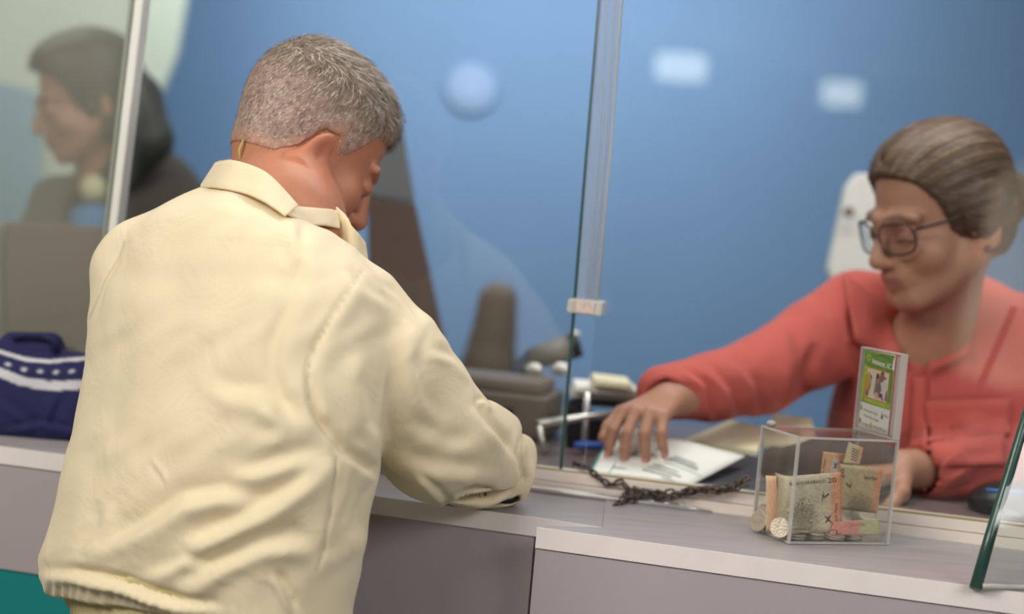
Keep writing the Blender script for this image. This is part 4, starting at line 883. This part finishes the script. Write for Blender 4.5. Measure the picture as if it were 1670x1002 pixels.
def poly(name, pts, m, lift=1, f=None, root=None, off=None):
    f = f or pf; b = MB(); b.add([f(u, v_)+(no if off is None else off)*(.0004+.00012*lift) for u, v_ in pts], [tuple(range(len(pts)))]); return b.build(name, m, root or ps_)
poly('green_field', [(0,.345),(1,.32),(1,.82),(.97,.80),(.93,.84),(.95,.93),(1,.99),(0,1)], G1); poly('lime_band', [(0,.36),(.09,.355),(.13,.80),(.03,.83),(.0,.6)], G2, 2); poly('lime_band', [(.13,.36),(1,.325),(1,.40),(.5,.40),(.13,.42)], G2, 2)
poly('leaf_streak', [(.25,.93),(.6,.955),(.9,.93),(.6,.985)], mat('leaf_green', (60,120,44), .6), 2)
for k_ in range(7):
    a = k_*2*pi/7; u_, v_ = .155+.055*cos(a), .905+.035*sin(a); poly('sun_ray', [(u_-.022,v_-.006),(u_+.022,v_-.006),(u_+.015,v_+.012),(u_-.015,v_+.012)], YE, 3)
write('Amanecer, AC.', pf, .27, .835, .66, .085, mat('poster_text_white', (250,250,246), .6), ps_, no*.0010, -3, True)
poly('picture_border', [(.115,.405),(.895,.385),(.90,.775),(.12,.80)], OR, 3); poly('picture', [(.145,.42),(.87,.40),(.875,.76),(.15,.782)], mat('picture_cream', (228,216,196), .7), 4)
def pp(pts, rgb, l=5): poly('picture_shape', pts, mat('picture_tone', rgb, .7), l)
def circ(cx, cy, rx, ry, n=12): return [(cx+rx*cos(i*2*pi/n), cy+ry*sin(i*2*pi/n)) for i in range(n)]
pp([(.15,.44),(.27,.43),(.30,.60),(.22,.74),(.15,.70)], (206,158,70)); pp([(.17,.43),(.22,.42),(.24,.50),(.19,.52)], (96,60,90), 6); pp([(.24,.52),(.29,.52),(.33,.68),(.25,.72),(.31,.62)], (80,74,60), 6)
pp([(.38,.46),(.44,.68),(.60,.70),(.82,.62),(.80,.43),(.5,.42)], (216,206,204)); pp([(.44,.48),(.47,.66),(.60,.66),(.68,.55),(.62,.46)], (124,104,108), 6); pp(circ(.52,.685,.055,.058), (70,46,44), 7); pp(circ(.545,.645,.04,.035), (176,124,100), 8)
pp(circ(.66,.695,.075,.062), (150,90,70), 7); pp([(.60,.735),(.73,.735),(.72,.765),(.64,.772)], (116,70,56), 8); pp([(.46,.47),(.52,.43),(.62,.42),(.60,.48),(.52,.51)], (202,150,120), 8)
pp([(.62,.44),(.74,.45),(.72,.50),(.62,.49)], (70,60,120), 7); pp([(.82,.42),(.87,.42),(.86,.56),(.83,.52)], (70,90,110), 7); pp([(.74,.68),(.79,.68),(.79,.71),(.74,.71)], (90,100,180), 8); pp([(.70,.42),(.78,.41),(.78,.44),(.70,.45)], (190,90,80), 8)
INK = mat('poster_ink', (44,44,48), .6); GI = mat('poster_icon_green', (110,150,60), .6); DG = mat('poster_icon_dark', (50,84,50), .6)
for s_, u_, v_, w_, h_ in (('C. Benito Juárez N° 122 Mza.', .13,.235,.50,.036), ('Col. Centro Temixco, Cuautla', .15,.165,.52,.036), ('777 11 23223', .13,.060,.24,.034), ('Amanecer Unidad Temporal', .50,.060,.46,.030), ('397 23 23', .82,.225,.15,.028)):
    write(s_, pf, u_, v_, w_, h_, INK, ps_, no*.0009, -3)
poly('pin_icon', circ(.055,.27,.036,.034), GI, 2); poly('pin_icon_hole', circ(.055,.272,.014,.014), M['paper'], 3); poly('phone_icon', circ(.055,.10,.038,.036), DG, 2); poly('phone_icon_mark', [(.04,.115),(.052,.12),(.05,.10),(.07,.085),(.062,.078),(.042,.092)], M['paper'], 3)
poly('leaf_icon', [(.40,.07),(.43,.13),(.46,.07),(.48,.045),(.42,.04)], G2, 2); poly('bell_icon', [(.735,.20),(.75,.25),(.755,.30),(.765,.25),(.80,.215),(.79,.19),(.75,.185)], mat('poster_icon_grey', (90,94,98), .6), 2)

# notes in the box
def bill_mat(name, stops, dark=None, top=None):
    m = bpy.data.materials.new(name); m.use_nodes = True; nt = m.node_tree; bs = nt.nodes['Principled BSDF']; bs.inputs['Roughness'].default_value = .5
    uv = nt.nodes.new('ShaderNodeUVMap'); sx = nt.nodes.new('ShaderNodeSeparateXYZ'); nt.links.new(uv.outputs[0], sx.inputs[0])
    rp = nt.nodes.new('ShaderNodeValToRGB'); nt.links.new(sx.outputs[0], rp.inputs[0]); cr = rp.color_ramp
    while len(cr.elements) > 1: cr.elements.remove(cr.elements[-1])
    cr.elements[0].position = stops[0][0]; cr.elements[0].color = (*lin(stops[0][1]), 1)
    for p_, c_ in stops[1:]: e = cr.elements.new(p_); e.color = (*lin(c_), 1)
    n = nt.nodes.new('ShaderNodeTexNoise'); n.inputs['Scale'].default_value = 9; n.inputs['Detail'].default_value = 7; n.inputs['Distortion'].default_value = 1.5; nt.links.new(uv.outputs[0], n.inputs[0])
    mr = nt.nodes.new('ShaderNodeMapRange'); mr.inputs[1].default_value = .35; mr.inputs[2].default_value = .68; mr.inputs[3].default_value = 1.1; mr.inputs[4].default_value = .84; nt.links.new(n.outputs[0], mr.inputs[0])
    ml = nt.nodes.new('ShaderNodeVectorMath'); ml.operation = 'SCALE'; nt.links.new(rp.outputs[0], ml.inputs[0]); nt.links.new(mr.outputs[0], ml.inputs['Scale']); last = ml.outputs[0]
    if dark:
        cu_, cv_, ru, rv, st = dark
        vm = nt.nodes.new('ShaderNodeVectorMath'); vm.operation = 'SUBTRACT'; nt.links.new(uv.outputs[0], vm.inputs[0]); vm.inputs[1].default_value = (cu_, cv_, 0)
        vd = nt.nodes.new('ShaderNodeVectorMath'); vd.operation = 'MULTIPLY'; nt.links.new(vm.outputs[0], vd.inputs[0]); vd.inputs[1].default_value = (1/ru, 1/rv, 0)
        vl = nt.nodes.new('ShaderNodeVectorMath'); vl.operation = 'LENGTH'; nt.links.new(vd.outputs[0], vl.inputs[0])
        n2 = nt.nodes.new('ShaderNodeTexNoise'); n2.inputs['Scale'].default_value = 30; n2.inputs['Detail'].default_value = 3; nt.links.new(uv.outputs[0], n2.inputs[0])
        a = nt.nodes.new('ShaderNodeMath'); a.operation = 'MULTIPLY_ADD'; nt.links.new(n2.outputs[0], a.inputs[0]); a.inputs[1].default_value = 1.8; nt.links.new(vl.outputs['Value'], a.inputs[2])
        m2 = nt.nodes.new('ShaderNodeMapRange'); m2.inputs[1].default_value = 1.3; m2.inputs[2].default_value = 1.9; m2.inputs[3].default_value = st; m2.inputs[4].default_value = 0; nt.links.new(a.outputs[0], m2.inputs[0])
        mx = nt.nodes.new('ShaderNodeMix'); mx.data_type = 'RGBA'; nt.links.new(m2.outputs[0], mx.inputs[0]); nt.links.new(last, mx.inputs[6]); mx.inputs[7].default_value = (*lin((118,108,78)), 1); last = mx.outputs[2]
    nt.links.new(last, bs.inputs['Base Color']); return m
BI = mat('note_ink', (92,78,62), .6); BI2 = mat('note_dark_ink', (74,62,50), .6)
def opx(x, y, b_): return on_plane(x, y, BF(0, b_, 0), BX)
def note(pxs, bs_, mt, label, bend=None):
    r = empty('banknote', opx(pxs[0][0], pxs[0][1], bs_[0]), label, 'banknote', 'banknotes in the donation box')
    pts = [opx(x, y, b_) for (x, y), b_ in zip(pxs, bs_)]; o, f = sheet('note_sheet', pts, mt, bend, (20, 10), .0003, r); return r, f
nf = -BX*.0005
def bird(f, cu_, cv_, s, root, fl=1):
    for pts in ([(-.3,-.9),(-.05,-.1),(.15,.2),(.1,.5),(-.1,.3),(-.2,-.1)], [(0,.0),(1.0,.55),(1.1,.3),(.2,-.15)], [(.05,.35),(.1,.62),(-.02,1.0),(-.03,.6)], [(-.15,.1),(-.5,.55),(-.2,.4)]):
        poly('hummingbird', [(cu_+fl*x*s*.6, cv_+y*s) for x, y in pts], BI, 1, f, root, -BX)
def leafy(f, cu_, cv_, ru, rv, n, root, seed=1):
    rg = random.Random(seed); b = MB()
    for i in range(n):
        a = rg.uniform(.1, pi-.1); rr = rg.random()**.6; u_, v_ = cu_+ru*rr*cos(a), cv_+rv*rr*sin(a); an = a+rg.uniform(-.6, .6); L = rg.uniform(.02, .05)
        b.add([f(u_, v_)+nf, f(u_+L*cos(an)*.7-.006*sin(an), v_+L*sin(an)+.006*cos(an))+nf, f(u_+L*1.3*cos(an)*.7, v_+L*1.3*sin(an))+nf], [(0,1,2)])
    b.build('printed_plants', BI, root)
m1 = bill_mat('note_front', [(0,(190,180,150)),(.25,(216,206,178)),(.6,(210,202,174)),(.82,(212,198,168)),(.86,(228,168,128)),(1,(232,160,124))], (.42,.22,.28,.42,.75))
r1, f1 = note([(1262,873),(1374,868),(1371,770),(1263,779)], [.012]*4, m1, 'large twenty note in the donation box with the bank name along its top', lambda u, v_: BX*(.034*max(0, 1-u/.26)**2+.0015*sin(6*v_))+AX*.020*max(0, 1-u/.22)**1.5)
write('BANCO DE MÉXICO', f1, .22, .845, .53, .062, BI2, r1, nf); write('20', f1, .79, .835, .13, .085, BI2, r1, nf); write('Veinte Pesos', f1, .935, .12, .36, .04, BI2, r1, nf, 90)
bird(f1, .72, .60, .13, r1); leafy(f1, .42, .05, .26, .52, 150, r1)
poly('note_ornament', [(.74,.14),(.78,.22),(.74,.30),(.79,.25),(.85,.30),(.82,.22),(.86,.14),(.80,.19)], BI2, 1, f1, r1, -BX)
m2_ = bill_mat('note_end', [(0,(214,200,170)),(.3,(230,186,152)),(1,(224,180,150))])
r2, f2 = note([(1249,869),(1272,872),(1266,777),(1249,776)], [.043,.036,.036,.043], m2_, 'narrow salmon note end with a sideways 20 at the left of the donation box')
write('20', f2, .75, .10, .30, .62, BI2, r2, -nrm(BX+AX*-.6)*-.0006+nf, 90)
m3 = bill_mat('note_back', [(0,(206,164,130)),(.1,(188,176,142)),(.8,(196,178,142)),(.9,(226,166,128)),(1,(224,156,118))], (.55,.12,.42,.34,.7))
r3, f3 = note([(1370,831),(1430,838),(1441,764),(1369,757)], [.046,.010,.004,.046], m3, 'twenty note leaning at the right of the donation box, bird and plants printed')
write('20', f3, .10, .68, .22, .075, BI2, r3, nf*2, 90); write('Veinte Pesos', f3, .56, .72, .32, .085, BI, r3, nf*2); bird(f3, .26, .52, .17, r3, -1); leafy(f3, .55, .02, .36, .34, 120, r3, 2)
r4, f4 = note([(1338,776),(1371,775),(1379,741),(1343,737)], [.07]*4, bill_mat('note_orange', [(0,(236,190,142)),(.4,(238,190,146)),(1,(234,160,126))]), 'orange note corner with a pale window above the middle of the donation box pile')
poly('pale_window', [(.42,.15),(.78,.10),(.80,.75),(.45,.80)], mat('note_window', (222,214,200), .4), 1, f4, r4, -BX); poly('note_ornament', [(.5,.25),(.6,.42),(.5,.62),(.62,.5),(.74,.62),(.66,.42),(.74,.24),(.62,.36)], BI, 2, f4, r4, -BX); write('te Pesos', f4, .15, .10, .6, .13, BI, r4, nf, 90)
r5, f5 = note([(1375,756),(1402,758),(1408,731),(1384,721)], [.058,.048,.048,.058], bill_mat('note_salmon', [(0,(206,196,160)),(.55,(206,190,156)),(1,(222,170,140))]), 'small folded note tip standing highest under the sign of the donation box')
for i in range(5): poly('print_line', [(.3+.02*i,.80-.13*i),(.8,.72-.13*i),(.8,.67-.13*i),(.3+.02*i,.75-.13*i)], BI if i > 1 else BI2, 1, f5, r5, -BX)
r6, f6 = note([(1352,873),(1435,873),(1434,846),(1360,852)], [.010,.007,.007,.010], bill_mat('note_pink', [(0,(230,160,140)),(.4,(226,150,140)),(.55,(222,160,142)),(.62,(200,198,150)),(1,(206,210,160))]), 'pinkish note lying low along the front right of the donation box')
write('Banco de México', f6, .36, .62, .34, .18, mat('note_red_ink', (190,110,100), .6), r6, nf); write('2', f6, .12, .04, .12, .40, BI2, r6, nf, 20)

# coins
def coin(c, ax, r, label, grp='coins in the donation box'):
    ax = nrm(ax); root = empty('coin', c, label, 'coin', grp)
    b = MB(); b.disc(c, ax, r*.90, .0015, 26); b.build('coin_face', M['coin'], root, smooth=False)
    a = nrm(np.cross(ax, [0.31, .2, .93])); b_ = np.cross(ax, a); t = MB(); t.tube([np.asarray(c)+(a*cos(x)+b_*sin(x))*(r-.0009) for x in np.linspace(0, 2*pi, 27)], .00095, 6, False); t.build('rim', M['coin'], root, smooth=True); return root
flat = [(.020,.020,5),(.046,.022,3),(.072,.019,2),(.097,.021,3),(.034,.046,3),(.062,.048,2),(.108,.046,2),(.085,.048,3),(.020,.066,2),(.050,.067,2),(.080,.067,2)]
where = ['at the left end of the front row', 'left of the middle of the front row', 'right of the middle of the front row', 'at the right end of the front row', 'behind the left front pile', 'behind the middle of the front row', 'near the right wall', 'behind the right front pile', 'at the back left', 'at the back middle', 'at the back right']
for (a, b_, n_), wh in zip(flat, where):
    for k_ in range(n_):
        lv = 'bottom' if k_ == 0 else ('topmost' if k_ == n_-1 else ('second' if k_ == 1 else 'third' if k_ == 2 else 'fourth'))
        coin(BF(a+random.uniform(-.002,.002)*k_, b_+random.uniform(-.001,.001)*k_, tk+.0012+.0021*k_), Z+np.array([random.uniform(-.05,.05), random.uniform(-.05,.05), 0])*(k_ > 1), .0118, f'flat coin {wh}, {lv} of its pile' if n_ > 1 else f'flat coin {wh}')
for (x, y, b_, axv, r, lab) in ((1237,850,.055,(-.75,-.55,.2),.0125,'leaning coin nearest the left back corner of the donation box'), (1246,837,.062,(-.6,-.7,.1),.0105,'small leaning coin behind the leftmost ones in the donation box'), (1254,851,.048,(-.8,-.5,.2),.0120,'leaning coin just left of the sideways 20 in the donation box'), (1272,861,.012,(-.35,-.9,.25),.0118,'round coin leaning against the front left edge of the donation box'),
                               (1378,838,.052,(.1,-.8,.6),.0115,'tilted coin between the two large notes in the donation box'), (1397,836,.056,(.0,-.75,.65),.0130,'larger tilted coin under the right twenty note in the donation box'), (1414,840,.030,(.1,-.6,.8),.011,'small tilted coin at the right under the twenty note')):
    coin(opx(x, y, b_), axv, r, lab)
# tape lump under the left lid corner
tag(soft_slab('tape_piece', BF(.006, .072, DH+.004), (.006,.008,.004), mat('grey_tape', (170,160,160), .5), res=.001), 'small crumpled grey tape piece on the left lid corner of the donation box', 'tape')

# ------------------------------------------------------------------ chain
chn = empty('security_chain', S(.15, -.004, 1.10), 'dark steel chain draped over the cream rail up to the donation box', 'chain')
def link_mesh(c, t, n, L=.0140, Wd=.0094, r=.00145):
    t = nrm(t); n = nrm(n-t*np.dot(n, t)); s_ = np.cross(t, n); b = MB(); pts = []
    for a in np.linspace(0, 2*pi, 17):
        pts.append(np.asarray(c)+t*((L-Wd)/2*np.sign(cos(a))*min(1, abs(cos(a))*3)+(Wd/2-r)*cos(a))+s_*(Wd/2-r)*sin(a))
    b.tube(pts, r, 6, False); b.build('chain_link', M['chain'], chn, smooth=True)
def cpt(x, y, t): return gp(x, y, t)
def run_chain(pts, step=.0098, seed=0):
    rg = random.Random(seed); pts = [np.asarray(p) for p in pts]; L = [0]
    for a, c in zip(pts[:-1], pts[1:]): L.append(L[-1]+np.linalg.norm(c-a))
    n = int(L[-1]/step)
    for i in range(n+1):
        d = i*step; j = max(k_ for k_ in range(len(pts)-1) if L[k_] <= d+1e-9); f_ = (d-L[j])/(L[j+1]-L[j]); p = pts[j]+(pts[j+1]-pts[j])*f_; tg = pts[j+1]-pts[j]
        base = -SN if i % 2 == 0 else Z+SN*.3; nn_ = base+np.array([rg.uniform(-.5,.5) for _ in range(3)])
        link_mesh(p, tg+np.array([rg.uniform(-.2,.2) for _ in range(3)])*np.linalg.norm(tg), nn_)
run_chain([P(936,756,1.93), cpt(958,763,.006), cpt(972,776,-.004), cpt(994,792,-.004), cpt(1012,786,-.006), cpt(1028,801,-.005), cpt(1052,812,-.006)], seed=1)
run_chain([at_h(1003,823,1.1028), at_h(1013,819,1.1045), cpt(1022,805,-.007), cpt(1040,798,-.006), cpt(1072,811,-.006), cpt(1110,807,-.006), cpt(1142,799,-.006), cpt(1180,795,-.006), cpt(1218,784,-.006)], seed=2)
run_chain([cpt(1030,818,-.014), cpt(1060,800,-.014), cpt(1095,812,-.013), cpt(1130,797,-.013), cpt(1165,803,-.013), cpt(1218,792,-.013)], seed=4)
run_chain([at_h(1010,822,1.104), cpt(1024,812,-.012), cpt(1050,808,-.010), cpt(1085,803,-.010), cpt(1120,804,-.010), cpt(1150,797,-.010), cpt(1190,799,-.010), cpt(1221,777,-.010)], seed=3)

# ------------------------------------------------------------------ the hall behind the camera, seen only as reflections in the screens
def mirror(p, t=GT): q = S(0, t, 0); return p-2*np.dot(p-q, SN)*SN
def virtual(px, py, D): return mirror(P(px, py, D))
for x, y, r, lab in ((1110, 103, .17, 'wide round ceiling lamp of the customer hall, reflected right of the plastic strip'), (1373, 147, .14, 'round ceiling lamp of the customer hall, reflected above the clerk')):
    lo_, hi_ = 3, 14
    for _ in range(40):
        m_ = (lo_+hi_)/2
        if virtual(x, y, m_)[2] > 2.62: hi_ = m_
        else: lo_ = m_
    c = virtual(x, y, lo_); t = empty('ceiling_lamp', [c[0], c[1], 2.79], lab, 'ceiling lamp', 'round ceiling lamps in the hall')
    b = MB(); b.tube([c-Z*.10, c+Z*.05], r, 28); b.build('diffuser', mat('lamp_diffuser', (240,248,240), .5, emit=5), t)
    b = MB(); b.tube([c+Z*.05, c+Z*.08], r*1.04, 28); b.build('lamp_rim', M['white'], t)
wl_ = empty('lamp_reflection_disc', P(769, 143, 4.9), 'pale disc standing in for a lamp reflection between the man and the plastic strip', 'lamp reflection')  # disc put on the wall in place of a reflected ceiling lamp
wf = on_plane(769, 143, (0, YB-.012, 0), nY); b = MB(); b.disc(wf, nY, .082, .022, 32); b.build('reflection_disc', mat('reflection_pale_blue', (132,156,188), .6), wl_); b = MB(); b.disc(wf-nY*.014, nY, .05, .012, 32); b.build('reflection_core', mat('reflection_core_blue', (138,160,190), .6), wl_)
lb = [virtual(x, y, 9.5) for x, y in ((1548,610),(1640,640),(1740,640),(1740,262),(1650,258),(1612,300),(1596,400),(1566,500))]  # added glowing panel, unseen itself, shaped for the pale patch reflected at right
nb = nrm(np.cross(lb[2]-lb[0], lb[4]-lb[0]))
m = bpy.data.materials.new('reflection_glow'); m.use_nodes = True; nt = m.node_tree; bs = nt.nodes['Principled BSDF']
tc = nt.nodes.new('ShaderNodeTexCoord'); n = nt.nodes.new('ShaderNodeTexNoise'); n.inputs['Scale'].default_value = 1.1; nt.links.new(tc.outputs['Object'], n.inputs[0])
rp = nt.nodes.new('ShaderNodeValToRGB'); nt.links.new(n.outputs[0], rp.inputs[0]); rp.color_ramp.elements[0].position = .35; rp.color_ramp.elements[0].color = (*lin((150,140,96)), 1); rp.color_ramp.elements[1].position = .62; rp.color_ramp.elements[1].color = (*lin((255,236,208)), 1)
nt.links.new(rp.outputs[0], bs.inputs['Emission Color']); bs.inputs['Emission Strength'].default_value = 1.7
r = empty('added_glow_panel', lb[0], None, None); r['kind'] = 'structure'
b = MB(); b.slab(lb, nb, .01); b.build('glow_pane', m, r)
b = MB()
for i in range(8): b.tube([lb[i], lb[(i+1) % 8]], .03, 8)
b.build('glow_rim', M['white'], r)
sc.cycles.transparent_max_bounces = 40; sc.cycles.max_bounces = 8; sc.cycles.glossy_bounces = 4; sc.cycles.caustics_reflective = False
